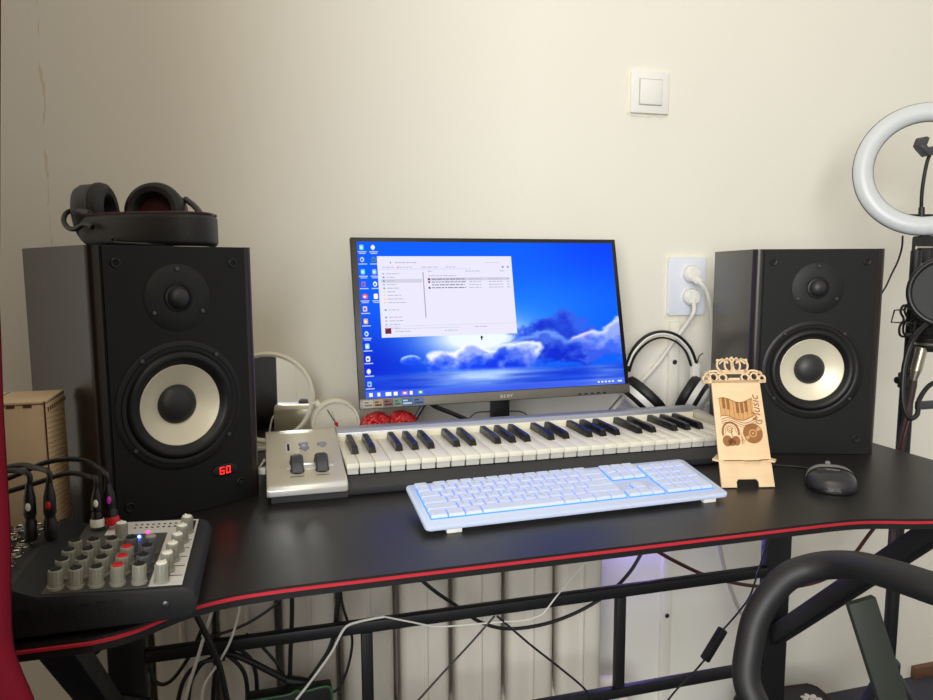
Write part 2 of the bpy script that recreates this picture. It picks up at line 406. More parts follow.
# ------------------------------------------------------------------ speakers
SW, SH, SD = 0.2214, 0.361, 0.257
def speaker(label, loc, rz, display):
    t = thing('bookshelf_speaker', label, 'speaker', loc, rz, 'pair of black bookshelf speakers')
    # wooden cabinet with rounded vertical front edges
    r = 0.011; o = [(0, SD), (0, r)]
    o += [(r-r*math.cos(a), r-r*math.sin(a)) for a in [PI/2*k/6 for k in range(1, 7)]]
    o += [(SW-r+r*math.sin(a), r-r*math.cos(a)) for a in [PI/2*k/6 for k in range(0, 7)]]
    o += [(SW, SD)]
    tk = 0.0165
    left = [q for q in o[:8]] + [(tk, 0.0), (tk, SD-tk), (SW-tk, SD-tk), (SW-tk, 0.0)] + [q for q in o[8:]]
    b = MB(); b.prism(left, 0.0, SH)
    b.box((tk, 0.004, 0.0), (SW-tk, SD-tk, tk)); b.box((tk, 0.004, SH-tk), (SW-tk, SD-tk, SH)); b.build('cabinet', M['sidewood'], t, angle=0.5)
    # black front baffle, framed by a thin groove at each side
    b = MB(); hx, hz, hr = 0.1065, 0.1505, 0.0725
    x0, x1, z0, z1 = 0.0165, SW-0.0165, 0.0008, SH-0.0008
    an = sorted([2*PI*k/72 for k in range(72)] + [math.atan2(z-hz, x-hx) % (2*PI) for x in (x0, x1) for z in (z0, z1)])
    vs = []
    for a in an:
        c, s_ = math.cos(a), math.sin(a)
        q = min([((x1 if c > 0 else x0)-hx)/c if abs(c) > 1e-9 else 9, ((z1 if s_ > 0 else z0)-hz)/s_ if abs(s_) > 1e-9 else 9])
        vs += [(hx+hr*c, -0.0035, hz+hr*s_), (hx+q*c, -0.0035, hz+q*s_), (hx+q*c, 0.004, hz+q*s_), (hx+hr*c, 0.004, hz+hr*s_)]
    N = len(an); b.add(vs, [(4*i+k, 4*i+(k+1) % 4, 4*((i+1) % N)+(k+1) % 4, 4*((i+1) % N)+k) for i in range(N) for k in range(4)])
    bmesh.ops.recalc_face_normals(b.bm, faces=b.bm.faces)
    fp = b.build('front_panel', M['vinyl'], t)
    for gx in (0.0145, SW-0.0165):
        b = MB(); b.box((gx, -0.0008, 0.0008), (gx+0.002, 0.002, SH-0.0008)); b.build('groove', M['hole'], fp)
    y0 = -0.0035
    # tweeter
    T = TR(0.108, y0, 0.294) @ FRONT
    b = MB(); b.lathe([(0.0440, 0), (0.0440, 0.0004), (0.0434, 0.0009), (0.0200, 0.0009), (0.0198, 0.0004), (0.0188, 0.0004), (0.0180, 0.0024), (0.0172, 0.0026), (0.0165, 0.001), (0.0165, 0.0)], 56, T)
    b.lathe([(0.0449, 0.0), (0.0449, 0.0003), (0.0440, 0.0003)], 56, T, mi=1)
    tw = b.build('tweeter', [M['platemat'], M['hole']], t)
    b = MB(); b.lathe([(0.0165, 0.0008), (0.0148, 0.0016), (0.0133, 0.005), (0.0105, 0.0085), (0.006, 0.0108), (0, 0.0115)], 40, T); b.build('dome', M['cap'], tw)
    for a in (90, 210, 330):
        x = 0.0375*math.cos(math.radians(a)); z = 0.0375*math.sin(math.radians(a))
        b = MB(); b.lathe([(0.0032, 0), (0.0032, 0.0008), (0.0024, 0.0017), (0, 0.0019)], 14, T @ TR(x, z, 0.0008)); b.build('screw', M['screw'], tw)
    # woofer
    T = TR(0.1065, y0, 0.1505) @ FRONT
    b = MB(); b.lathe([(0.0866, 0.0), (0.0866, 0.0006), (0.0858, 0.0011), (0.0800, 0.0011), (0.0794, 0.0002), (0.0786, 0.0002), (0.0780, 0.0014), (0.0730, 0.0016), (0.0715, 0.0006), (0.0710, -0.006)], 72, T)
    b.lathe([(0.0876, 0.0), (0.0876, 0.0003), (0.0866, 0.0003)], 72, T, mi=1)
    wf = b.build('woofer', [M['rubber'], M['hole']], t)
    b = MB(); b.lathe([(0.0725, 0.0008), (0.0705, 0.0036), (0.0670, 0.0054), (0.0630, 0.0048), (0.0592, 0.0020), (0.0560, -0.0016), (0.0540, -0.0030)], 72, T); b.build('surround', M['rubber'], wf)
    b = MB(); b.lathe([(0.0545, -0.0026), (0.0538, -0.0022), (0.0525, -0.0032), (0.038, -0.0095), (0.025, -0.0155)], 72, T); b.build('cone', M['cone'], wf)
    b = MB(); b.lathe([(0.0268, -0.0150), (0.0256, -0.0122), (0.022, -0.0088), (0.015, -0.0054), (0.008, -0.0038), (0, -0.0032)], 56, T); b.build('dust_cap', M['cap'], wf)
    for a in (52, 128, 218, 322):
        x = 0.0815*math.cos(math.radians(a)); z = 0.0815*math.sin(math.radians(a))
        b = MB(); b.lathe([(0.0034, 0), (0.0034, 0.0010), (0.0026, 0.002), (0, 0.0022)], 14, T @ TR(x, z, 0.0010)); b.build('screw', M['screw'], wf)
    # grille sockets
    for x, z in ((0.0315, 0.339), (0.1875, 0.339), (0.0315, 0.0285), (0.1865, 0.0285)):
        b = MB(); T2 = TR(x, y0, z) @ FRONT
        b.lathe([(0.0066, 0), (0.0064, 0.0012), (0.0054, 0.0018), (0.0036, 0.0014), (0.0034, 0.0002)], 24, T2)
        b.lathe([(0.0036, 0.0004), (0, 0.0004)], 24, T2, mi=1)
        b.build('grille_socket', [M['rubber'], M['hole']], t)
    if display:
        T3 = TR(0.1625, y0, 0.0505) @ FRONT
        b = MB(); b.prism([(0.0185*math.cos(2*PI*k/32), 0.0088*math.sin(2*PI*k/32)) for k in range(32)], 0, 0.0022, T3, bev=0.0006)
        d = b.build('display', M['black'], t)
        b = MB()
        for cx, segs in ((-0.0046, 'afgedc'), (0.0046, 'abcdef')):
            h = 0.0044; w = 0.0027; th = 0.00055
            S = {'a': (-w, h, w, h), 'g': (-w, 0, w, 0), 'd': (-w, -h, w, -h), 'f': (-w, 0, -w, h), 'b': (w, 0, w, h), 'e': (-w, -h, -w, 0), 'c': (w, -h, w, 0)}
            for q in segs:
                x1, y1, x2, y2 = S[q]
                b.box((cx+min(x1, x2)-th*0.55, min(y1, y2)-th*0.55, 0.0022), (cx+max(x1, x2)+th*0.55, max(y1, y2)+th*0.55, 0.0026), T=T3)
        b.build('digits', M['digit'], d)
        b = MB(); b.lathe([(0.004, 0), (0.004, 0.001), (0.0032, 0.0022), (0, 0.0024)], 20, TR(0.186, y0, 0.0265) @ FRONT)
        b.build('sensor', M['black'], t)
    return t
speaker('black bookshelf speaker with a red 60 display, headphones lying on its top', (-0.2046, 0.9631, DZ), 0.5329, True)
speaker('black bookshelf speaker without a display, standing behind the phone stand and mouse', (0.8214, 1.0805, DZ), -0.3471, False)

# ------------------------------------------------------------------ piano keyboard
def piano():
    t = thing('midi_keyboard', 'silver piano style keyboard with ivory and black keys in front of the monitor', 'piano keyboard', (0.4, 1.12, DZ))
    x0, x1 = 0.107, 0.802
    KZ = 0.793; XL = -0.007
    b = MB()   # black lower case
    b.prism([(1.030, 0.7515), (1.0275, 0.7555), (1.028, 0.7625), (1.046, 0.7745), (1.052, 0.7745), (1.052, 0.7515)], x0, x1, Matrix(((0, 0, 1, 0), (1, 0, 0, 0), (0, 1, 0, 0), (0, 0, 0, 1))))
    b.box((x0, 1.052, 0.7515), (x1, 1.232, 0.772))
    b.box((XL+0.006, 1.026, 0.7505), (x0, 1.225, 0.762))
    b.build('case', M['casegrey'], t, world=True)
    P = Matrix(((0, 0, 1, 0), (1, 0, 0, 0), (0, 1, 0, 0), (0, 0, 0, 1)))
    b = MB(); b.prism([(1.197, 0.772), (1.197, 0.806), (1.204, 0.811), (1.228, 0.811), (1.236, 0.803), (1.236, 0.758), (1.23, 0.755), (1.21, 0.755)], x0+0.0005, x1, P, bev=0.0015)
    b.build('back_panel', M['backpanel'], t, world=True)
    b = MB(); b.box((x0+0.001, 1.194, 0.786), (0.7855, 1.1968, 0.8045), 0.0005); b.build('fallboard', M['ivory'], t, world=True)
    b = MB(); b.prism([(1.034, 0.7515), (1.034, 0.782), (1.06, 0.796), (1.2, 0.808), (1.2, 0.7515)], 0.7865, x1, P, bev=0.002); b.build('end_cheek', M['silver'], t, world=True)
    kx, kp, ky = 0.1035, 0.0235, 1.049
    for k in range(29):
        a = kx+kp*k+0.0005; c = a+kp-0.001
        if k == 0: a = 0.1085
        b = MB(); b.box((a, ky, 0.785), (c, 1.194, KZ), 0.0009, 2)
        b.box((a+0.0009, ky+0.003, 0.776), (c-0.0009, ky+0.06, 0.7848), 0, mi=1)
        b.build('white_key', [M['ivory'], M['ivory2']], t, world=True)
    for k in range(28):
        if k % 7 in (2, 6): continue
        off = {0: -0.0018, 1: 0.0018, 3: -0.0024, 4: 0, 5: 0.0024}[k % 7]+0.0022
        xc = kx+kp*(k+1)+off
        b = MB()
        v = []
        for y, z, w in ((1.102, KZ-0.002, 0.0062), (1.106, KZ+0.0095, 0.0048), (1.112, KZ+0.0112, 0.0046), (1.193, KZ+0.0112, 0.0046), (1.193, KZ-0.002, 0.0062)):
            v += [(xc-w, y, z), (xc+w, y, z)]
        b.add(v, [(0, 1, 3, 2), (2, 3, 5, 4), (4, 5, 7, 6), (6, 7, 9, 8), (0, 2, 4, 6, 8), (9, 7, 5, 3, 1), (0, 8, 9, 1)])
        bmesh.ops.recalc_face_normals(b.bm, faces=b.bm.faces)
        bmesh.ops.bevel(b.bm, geom=list(b.bm.edges), offset=0.0008, segments=2, affect='EDGES')
        b.build('black_key', M['ebony'], t, world=True, angle=0.9)
    # silver control panel
    prof = [(1.0225, 0.7605), (1.0165, 0.7625), (1.0160, 0.7715), (1.0195, 0.7765), (1.03, 0.7795), (1.10, 0.7925), (1.195, 0.8115), (1.215, 0.8125), (1.228, 0.806), (1.23, 0.7605)]
    b = MB(); b.prism(prof, XL, 0.1068, P, bev=0.0025)
    cp = b.build('control_panel', M['silver'], t, world=True, angle=0.5)
    b = MB(); b.prism([(1.0205, 0.7612), (1.0153, 0.7630), (1.0150, 0.7712), (1.0185, 0.7768), (1.0235, 0.7782), (1.0235, 0.7612)], XL+0.003, 0.1045, P, bev=0.001)
    b.build('front_lip', M['silverlip'], cp, world=True)
    sl = math.atan2(0.8115-0.7925, 0.095)
    def on(x, y):
        z = 0.7925+(y-1.10)*math.tan(sl) if y > 1.1 else 0.7925+(y-1.10)*(0.013/0.07)
        return TR(x, y, z) @ RX(sl)
    # soft recessed band joining the two wheels
    b = MB(); b.prism([(0.036*math.cos(2*PI*k/32), 0.010*math.sin(2*PI*k/32)) for k in range(32)], 0, 0.0012, on(0.056, 1.073), bev=0.0004); b.build('wheel_band', M['silverlip'], cp, world=True)
    for x in (0.0375, 0.0735):
        b = MB(); b.prism(rrect(0.0205, 0.054, 0.010), -0.001, 0.0010, on(x, 1.077), bev=0.0004); b.build('wheel_slot', M['hole'], cp, world=True)
        b = MB(); T = on(x, 1.076) @ TR(0, 0, -0.0075) @ RY(PI/2)
        b.lathe([(0, -0.0092), (0.0225, -0.0092), (0.0245, -0.0070), (0.0245, 0.0070), (0.0225, 0.0092), (0, 0.0092)], 48, T)
        for a in (-0.5, -0.25, 0, 0.25, 0.5):
            b.box((-0.0250, -0.0006, -0.006), (-0.0240, 0.0006, 0.006), T=T @ RZ(a))
        b.build('wheel', M['greyplastic'], cp, world=True)
    for x, y in ((0.051, 1.150), (0.052, 1.136), (0.0795, 1.146)):
        b = MB(); b.prism([(0.0074*math.cos(2*PI*k/28), 0.0050*math.sin(2*PI*k/28)) for k in range(28)], -0.001, 0.003, on(x, y), bev=0.0008); b.build('button', M['greybtn'], cp, world=True)
    for x, y in ((0.0515, 1.143), (0.079, 1.153)):
        b = MB(); b.lathe([(0.0016, 0), (0.0014, 0.001), (0, 0.0016)], 14, on(x, y)); b.build('indicator_light', M['ledwhite'], cp, world=True)
    b = MB(); b.prism(rrect(0.0085, 0.029, 0.001), -0.001, 0.0009, on(0.0275, 1.141)); b.build('slider_track', M['panelwhite'], cp, world=True)
    b = MB(); b.prism(rrect(0.0036, 0.024, 0.001), 0.0, 0.0014, on(0.0275, 1.141)); b.build('slider', M['hole'], cp, world=True)
    for x, y, w in ((0.0365, 1.043, 0.020), (0.0735, 1.043, 0.018), (0.053, 1.128, 0.004), (0.081, 1.137, 0.005), (0.0505, 1.157, 0.003)):
        b = MB(); b.box((-w/2, -0.0005, 0), (w/2, 0.0005, 0.0004), T=on(x, y) @ TR(0, 0, 0.0002)); b.build('panel_marking', M['greyplastic'], cp, world=True)
piano()

# ------------------------------------------------------------------ computer keyboard
def computer_keyboard():
    loc = (0.1823, 0.8431, DZ)
    t = thing('computer_keyboard', 'white computer keyboard with blue backlit keys near the front desk edge', 'keyboard', loc, 0.0318)
    W, L = 0.4448, 0.1193
    T = TR(0, 0, 0.0055) @ RX(0.172) @ TR(0, 0, -0.0045)
    Tk = T
    b = MB(); b.prism(rrect(W, L, 0.008, 5, W/2, L/2), 0.0050, 0.0105, T, bev=0.0014); b.prism(rrect(W-0.02, L-0.02, 0.008, 5, W/2, L/2), 0.002, 0.0052, T); b.build('case', M['kbtinted'], t, angle=0.6)
    ux = 0.01865; X0 = 0.0122
    rows = [(0.0205, 0.0155), (0.0377, 0.0155), (0.0549, 0.0155), (0.0721, 0.0155), (0.0893, 0.0155), (0.1066, 0.0100)]
    b = MB()
    z = 0.01085
    for (a, c, r0, r1) in ((0, 15, 0, 4), (15.25, 18.25, 3, 4), (15.25, 18.25, 0, 0), (16.25, 17.25, 1, 1), (18.5, 22.5, 0, 4)):
        xa, xb = X0+a*ux-0.0012, X0+c*ux+0.0006
        ya, yb = rows[r0][0]-0.0016, rows[r1][0]+rows[r1][1]+0.0009
        b.box((xa, ya, 0.0101), (xb, yb, z), T=T)
    b.build('backlight', M['keybed'], t)
    keys = []
    def row(r, start, items):
        x = start
        for w, lab in items:
            if lab is not None: keys.append((x, r, w, 1, lab))
            x += w
    row(5, 0, [(1, 'Esc'), (0.4, None)] + [(1.05, 'F%d' % (i+1)) for i in range(12)])
    row(5, 15.25, [(1, ''), (1, ''), (1, '')])
    row(4, 0, [(1, c) for c in '`1234567890-='] + [(2, '')])
    row(3, 0, [(1.5, '')] + [(1, c) for c in 'QWERTYUIOP[]'] + [(1.5, '')])
    row(2, 0, [(1.75, '')] + [(1, c) for c in "ASDFGHJKL;'"] + [(2.25, '')])
    row(1, 0, [(2.25, '')] + [(1, c) for c in 'ZXCVBNM,./'] + [(2.75, '')])
    row(0, 0, [(1.25, ''), (1.25, ''), (1.25, ''), (6.25, ''), (1.25, ''), (1.25, ''), (1.25, ''), (1.25, '')])
    for r in (4, 3): row(r, 15.25, [(1, ''), (1, ''), (1, '')])
    row(1, 16.25, [(1, '')]); row(0, 15.25, [(1, ''), (1, ''), (1, '')])
    row(4, 18.5, [(1, ''), (1, '/'), (1, '*'), (1, '-')])
    row(3, 18.5, [(1, c) for c in '789']); row(2, 18.5, [(1, c) for c in '456']); row(1, 18.5, [(1, c) for c in '123'])
    row(0, 18.5, [(2, '0'), (1, '.')])
    keys.append((21.5, 2, 1, 2, '+')); keys.append((21.5, 0, 1, 2, ''))
    def cap(b, x, r, w, hgt, lab):
        xa = X0+x*ux; xb = xa+w*ux-0.0013
        ya = rows[r][0]; yb = rows[r+hgt-1][0]+rows[r+hgt-1][1]
        h = 0.0044 if r < 5 else 0.0030
        o = [(xa, ya, xb, yb, 0.0112), (xa, ya, xb, yb, 0.0122), (xa+0.0008, ya+0.001, xb-0.0008, yb-0.0004, 0.0108+h)]
        v = []
        for q in o: v += [(q[0], q[1], q[4]), (q[2], q[1], q[4]), (q[2], q[3], q[4]), (q[0], q[3], q[4])]
        bb = MB(); f = [(8, 9, 10, 11)]
        for k in (0, 4):
            for i in range(4): f.append((k+i, k+(i+1) % 4, k+4+(i+1) % 4, k+4+i))
        f.append((3, 2, 1, 0)); bb.add(v, f)
        ed = [e for e in bb.bm.edges if e.verts[0].co.z > 0.012 and e.verts[1].co.z > 0.012]
        bmesh.ops.bevel(bb.bm, geom=ed, offset=0.0006, segments=2, affect='EDGES')
        if lab and hgt == 1 and r < 5: bb.text(lab, 0.0058, TR((xa+xb)/2-0.0015, (ya+yb)/2+0.001, 0.0108+h+0.00005), 0.00005, 1)
        b.merge(bb)
    keys.sort(key=lambda k: k[1] == 5)
    few = MB()
    for i, k in enumerate(keys):
        if i < 99:
            b = MB(); cap(b, *k); b.xf(T); b.build('keycap', [M['keycap'], M['legend']], t)
        else: cap(few, *k)
    few.xf(T); o = few.build('function_keycaps', [M['keycap'], M['legend']], t); o['kind'] = 'stuff'
    for x in (0.028, W-0.04):
        b = MB(); b.box((x, 0.002, 0.0002), (x+0.02, 0.010, 0.0075), 0.001); b.build('rubber_foot', M['whiteplastic'], t)
    for x in (0.05, W-0.07):
        b = MB(); b.box((x, L-0.018, 0.0002), (x+0.022, L-0.012, 0.0235), 0.001); b.build('flip_foot', M['whiteplastic'], t)
computer_keyboard()

# ------------------------------------------------------------------ monitor
def monitor():
    px, py, pz = 0.1556, 1.259, 0.832
    a, tilt = 0.0368, 0.2341
    W, H = 0.5405, 0.3132
    t = thing('monitor', 'flat computer monitor showing a blue cloud desktop with a white file window', 'monitor', (0.43, 1.33, DZ), a)
    ex = Vector((math.cos(a), math.sin(a), 0)); ey0 = Vector((-math.sin(a), math.cos(a), 0))
    ey = ey0*math.sin(tilt) + Vector((0, 0, math.cos(tilt))); ez = ex.cross(ey)
    T = Matrix(((ex.x, ey.x, ez.x, px), (ex.y, ey.y, ez.y, py), (ex.z, ey.z, ez.z, pz), (0, 0, 0, 1)))
    def bd(b, *k, **q): b.xf(T); return b.build(*k, world=True, **q)
    b = MB(); b.box((0, 0, -0.011), (W, H, 0), 0.0018); b.box((0.08, 0.03, -0.036), (W-0.08, H*0.62, -0.010), 0.008, 3)
    panel = bd(b, 'housing', M['monblack'], t)
    sx0, sx1, sy0, sy1 = 0.0115, W-0.0095, 0.0185, H-0.0085
    b = MB(); b.box((0.0004, 0.0004, 0.0), (W-0.0004, sy0-0.001, 0.0016), 0.0006); bez = bd(b, 'lower_bezel', M['mongrey'], panel)
    b = MB(); b.text('acer', 0.0120, TR(W*0.512, sy0*0.48, 0.0016), 0.0001, shear=0.15, spacing=1.25); bd(b, 'logo', M['silver'], panel)
    for i in range(5):
        b = MB(); b.box((W-0.115+i*0.0135, 0.0015, 0.0016), (W-0.108+i*0.0135, 0.0045, 0.0023), 0.0004); bd(b, 'button', M['black'], panel)
    xx = 0.006
    for w, c1, c2 in ((0.019, (176, 172, 160), (110, 104, 96)), (0.017, (168, 142, 108), (60, 34, 26)), (0.019, (120, 82, 80), (40, 28, 34)), (0.015, (104, 140, 118), (48, 80, 66)), (0.021, (60, 98, 150), (188, 204, 224)), (0.021, (84, 108, 148), (30, 52, 92))):
        m1 = mat('sticker_%d' % c1[0], rgb(*c1), 0.5); m2 = mat('sticker_print_%d' % c1[0], rgb(*c2), 0.5)
        b = MB(); b.box((xx, 0.002, 0.0016), (xx+w-0.001, 0.0155, 0.0019)); b.box((xx+0.002, 0.0045, 0.0019), (xx+w-0.003, 0.0075, 0.0021), mi=1); b.box((xx+0.002, 0.010, 0.0019), (xx+w*0.5, 0.0125, 0.0021), mi=1)
        bd(b, 'sticker', [m1, m2], panel); xx += w
    # ---- screen picture: a lit pixel grid
    nx, ny = 300, 170
    s = np.linspace(0, 1, nx+1)[None, :]*np.ones((ny+1, 1)); v = np.linspace(0, 1, ny+1)[:, None]*np.ones((1, nx+1))
    rs = np.random.RandomState(3)
    def vnoise(x, y):
        g = rs.rand(64, 64); xi = np.floor(x).astype(int); yi = np.floor(y).astype(int); fx = x-xi; fy = y-yi
        fx = fx*fx*(3-2*fx); fy = fy*fy*(3-2*fy); A = lambda i, j: g[(yi+j) % 64, (xi+i) % 64]
        return (A(0, 0)*(1-fx)+A(1, 0)*fx)*(1-fy)+(A(0, 1)*(1-fx)+A(1, 1)*fx)*fy
    def fbm(x, y, o=5):
        r = 0; am = 0.5
        for k in range(o): r = r+am*vnoise(x*2**k, y*2**k); am *= 0.5
        return r
    def sst(e0, e1, x):
        q = np.clip((x-e0)/(e1-e0), 0, 1); return q*q*(3-2*q)
    def lay(img, col, al):
        al = np.clip(al, 0, 1)
        return [img[i]*(1-al)+col[i]*al for i in range(3)]
    one = np.ones_like(s)
    img = [0.02*one, 0.37*one+0.0*s, 0.98*one]
    img = lay(img, (0.0, 0.25, 0.98), sst(0.55, 1.0, s)*sst(0.55, 1.0, v)*0.9)
    img = lay(img, (0.0, 0.12, 0.80), sst(0.62, 0.2, v)*sst(0.45, 0.0, s)*0.8)
    img = lay(img, (0.12, 0.52, 1.0), np.exp(-((s-0.62)/0.28)**2-((v-0.52)/0.22)**2)*0.75)
    img = lay(img, (0.93, 0.97, 1.0), np.exp(-((s-0.42)/0.19)**2-((v-0.36)/0.13)**2)*1.35)
    n1 = fbm(s*13, v*10); n2 = fbm(s*24+3, v*18+5)
    # big dark cloud on the right of the glow
    def puff(cx, cy, rx, ry, hi, lo, k):
        d = np.sqrt(((s-cx)/rx)**2+((v-cy)/ry)**2)+(n1-0.5)*1.25
        al = sst(1.08, 0.82, d); sh = np.clip((v-cy)/ry*0.6+0.45+(n2-0.5)*2.2, 0, 1)
        rim = sst(0.45, 0.98, d)*sst(-0.3, 0.5, (v-cy)/ry)
        m = np.clip(sh*0.6+rim*0.75, 0, 1)*k
        c = [lo[i]*(1-m)+hi[i]*m for i in range(3)]
        nonlocal img
        img = [img[i]*(1-al)+c[i]*al for i in range(3)]
    puff(0.74, 0.34, 0.20, 0.17, (0.30, 0.52, 1.0), (0.05, 0.17, 0.80), 0.6)
    puff(0.90, 0.29, 0.13, 0.11, (0.86, 0.84, 1.0), (0.22, 0.36, 0.92), 1.0)
    puff(0.98, 0.33, 0.10, 0.11, (0.80, 0.84, 1.0), (0.25, 0.42, 0.96), 1.0)
    puff(0.66, 0.27, 0.15, 0.11, (0.50, 0.68, 1.0), (0.04, 0.16, 0.82), 0.8)
    puff(0.29, 0.20, 0.08, 0.08, (0.95, 0.95, 1.0), (0.10, 0.30, 0.95), 1.0)
    puff(0.41, 0.21, 0.10, 0.10, (0.97, 0.97, 1.0), (0.06, 0.26, 0.95), 1.0)
    puff(0.56, 0.21, 0.12, 0.11, (0.90, 0.94, 1.0), (0.05, 0.22, 0.92), 1.0)
    puff(0.17, 0.235, 0.035, 0.03, (0.7, 0.85, 1.0), (0.1, 0.3, 0.95), 1.0)
    # water below
    w = fbm(s*7, v*60); wa = sst(0.165, 0.12, v)
    base = [0.02+0.10*w, 0.14+0.22*w, 0.80+0.12*w]
    gl = np.clip(np.exp(-((s-0.42)/0.20)**2)*(0.25+0.9*w)*sst(0.0, 0.14, v)*1.6 + np.exp(-((s-0.92)/0.08)**2)*w*0.6, 0, 0.95)
    base = [base[i]*(1-gl)+(0.74, 0.86, 1.0)[i]*gl for i in range(3)]
    img = [img[i]*(1-wa)+base[i]*wa for i in range(3)]
    tb = (v < 0.042); img = [np.where(tb, img[i]*0.55+(0.45, 0.56, 1.0)[i]*0.45, img[i]) for i in range(3)]
    arr = np.clip(np.stack(img, -1), 0, 1).reshape(-1, 3)
    lin = np.where(arr <= 0.04045, arr/12.92, ((arr+0.055)/1.055)**2.4)
    vs = [(sx0+(sx1-sx0)*i/nx, sy0+(sy1-sy0)*j/ny, 0.0004) for j in range(ny+1) for i in range(nx+1)]
    fs = [(j*(nx+1)+i, j*(nx+1)+i+1, (j+1)*(nx+1)+i+1, (j+1)*(nx+1)+i) for j in range(ny) for i in range(nx)]
    me = bpy.data.meshes.new('screen'); I = PM[t.name].inverted() @ T
    me.from_pydata([I @ Vector(q) for q in vs], [], fs)
    ca = me.color_attributes.new('picture', 'FLOAT_COLOR', 'POINT')
    ca.data.foreach_set('color', np.concatenate([lin, np.ones((len(lin), 1))], 1).astype(np.float32).ravel())
    sm = emis('lit_screen', (1, 1, 1), SCR); n = sm.node_tree.nodes; at = n.new('ShaderNodeVertexColor'); at.layer_name = 'picture'
    sm.node_tree.links.new(at.outputs['Color'], n['Principled BSDF'].inputs['Emission Color']); me.materials.append(sm)
    scr = bpy.data.objects.new('screen', me); COL.objects.link(scr); scr.parent = t; PM[scr.name] = PM[t.name]
    X = lambda u: sx0+(sx1-sx0)*u
    WX = lambda u: 0.068+(u-0.068)*0.948
    Y = lambda q: sy0+(sy1-sy0)*q
    def R(b, u0, q0, u1, q1, lv=1, mi=0): b.box((X(u0), Y(q0), 0.0004), (X(u1), Y(q1), 0.0004+0.00012*lv), mi=mi)
    # file window
    b = MB(); R(b, 0.068, 0.378, 0.574, 0.905, 1); wn = bd(b, 'file_window', em(232, 230, 248), scr)
    b = MB(); r = random.Random(4)
    def RW(b, u0, q0, u1, q1, lv=1, mi=0): R(b, WX(u0), q0, WX(u1), q1, lv, mi)
    def dash(u, q, L, mi, hgt=0.006, lv=2):
        x = u
        while x < u+L:
            w_ = min(r.uniform(0.008, 0.022), u+L-x); RW(b, x, q-hgt/2, x+w_, q+hgt/2, lv, mi); x += w_+0.003
    dash(0.135, 0.863, 0.085, 0); dash(0.49, 0.862, 0.06, 2); RW(b, 0.116, 0.857, 0.12, 0.869, 2, 3)
    RW(b, 0.07, 0.818, 0.43, 0.822, 2, 2)
    for u, L in ((0.085, 0.045), (0.15, 0.05), (0.235, 0.065), (0.33, 0.04)): dash(u, 0.833, L, 0, 0.005)
    RW(b, 0.142, 0.826, 0.147, 0.838, 2, 4); RW(b, 0.56, 0.826, 0.567, 0.838, 2, 3); RW(b, 0.582, 0.826, 0.588, 0.838, 2, 1)
    for i, (L, mi) in enumerate(((0.05, 0), (0.03, 3), (0.03, 3), (0.035, 0), (0.045, 3), (0.03, 5), (0.05, 5), (0.06, 5), (0.07, 5), (0, 0), (0.04, 3), (0, 0), (0.05, 3), (0.055, 0), (0.04, 0), (0.04, 0))):
        q = 0.79-i*0.0235
        if i == 2: RW(b, 0.078, q-0.012, 0.235, q+0.012, 1.6, 6)
        if L: RW(b, 0.085, q-0.005, 0.092, q+0.005, 2, mi); dash(0.1, q, L, 0, 0.005)
    RW(b, 0.238, 0.50, 0.2425, 0.80, 2, 7)
    dash(0.258, 0.805, 0.02, 0, 0.005); dash(0.41, 0.805, 0.06, 0, 0.005); dash(0.55, 0.805, 0.02, 0, 0.005); dash(0.26, 0.775, 0.11, 0, 0.005)
    RW(b, 0.255, 0.742, 0.585, 0.762, 1.6, 6)
    for i in range(4):
        q = 0.752-i*0.019
        if i != 2: RW(b, 0.258, q-0.006, 0.266, q+0.006, 2, 8)
        dash(0.272, q, 0.135 if i != 2 else 0.13, 1, 0.0065); dash(0.42, q, 0.05, 0, 0.005); dash(0.5, q, 0.06, 0, 0.005); dash(0.575, q, 0.015, 0, 0.005)
    RW(b, 0.07, 0.448, 0.60, 0.451, 2, 2); RW(b, 0.082, 0.402, 0.105, 0.438, 2, 8)
    dash(0.12, 0.432, 0.25, 2, 0.005); dash(0.12, 0.415, 0.06, 0, 0.005); dash(0.43, 0.432, 0.05, 0, 0.005); dash(0.31, 0.413, 0.05, 9, 0.005); dash(0.14, 0.388, 0.08, 2, 0.004)
    RW(b, 0.5, 0.378, 0.602, 0.379, 2, 2)
    bd(b, 'window_text', [em(178, 178, 202), em(128, 126, 150), em(210, 208, 230), em(90, 146, 220), em(214, 150, 100), em(240, 220, 150), em(210, 208, 222), em(178, 176, 190), em(110, 40, 52), em(150, 205, 175)], wn)
    # desktop icons
    cols = [(120, 215, 250), (190, 215, 235), (90, 215, 240), (150, 110, 200), (240, 90, 110), (235, 200, 235), (230, 190, 110), (190, 230, 255), (150, 220, 255), (235, 240, 250), (225, 225, 235), (150, 190, 250)]
    for c in range(2):
        for i in range(12 if c == 0 else 5):
            u = 0.002+c*0.0405; q = 0.982-i*0.0795
            if c == 1: cc = [(220, 240, 250), (70, 130, 170), (150, 190, 250), (240, 248, 250), (245, 248, 252)][i]
            else: cc = cols[i]
            b = MB(); w_ = 0.0185 if i != 4 or c else 0.025
            xx0, yy0 = X(u+0.006), Y(q-0.036); ww, hh = (sx1-sx0)*w_*0.8, (sy1-sy0)*0.034
            b.prism(rrect(ww, hh, hh*(0.48 if (i+c) % 3 == 1 else 0.2), 4, xx0+ww/2, yy0+hh/2), 0.0004, 0.0006)
            b.prism(rrect(ww*0.45, hh*0.4, hh*0.1, 3, xx0+ww*0.45, yy0+hh*0.45), 0.0006, 0.0007, mi=1)
            R(b, u, q-0.051, u+0.03, q-0.045, 1, 2)
            if i in (0, 2, 4, 7): R(b, u+0.004, q-0.061, u+0.027, q-0.056, 1, 2)
            bd(b, 'desktop_icon', [em(*cc), em(60, 90, 180) if i % 2 else em(250, 250, 250), em(190, 210, 255)], scr)
    b = MB()
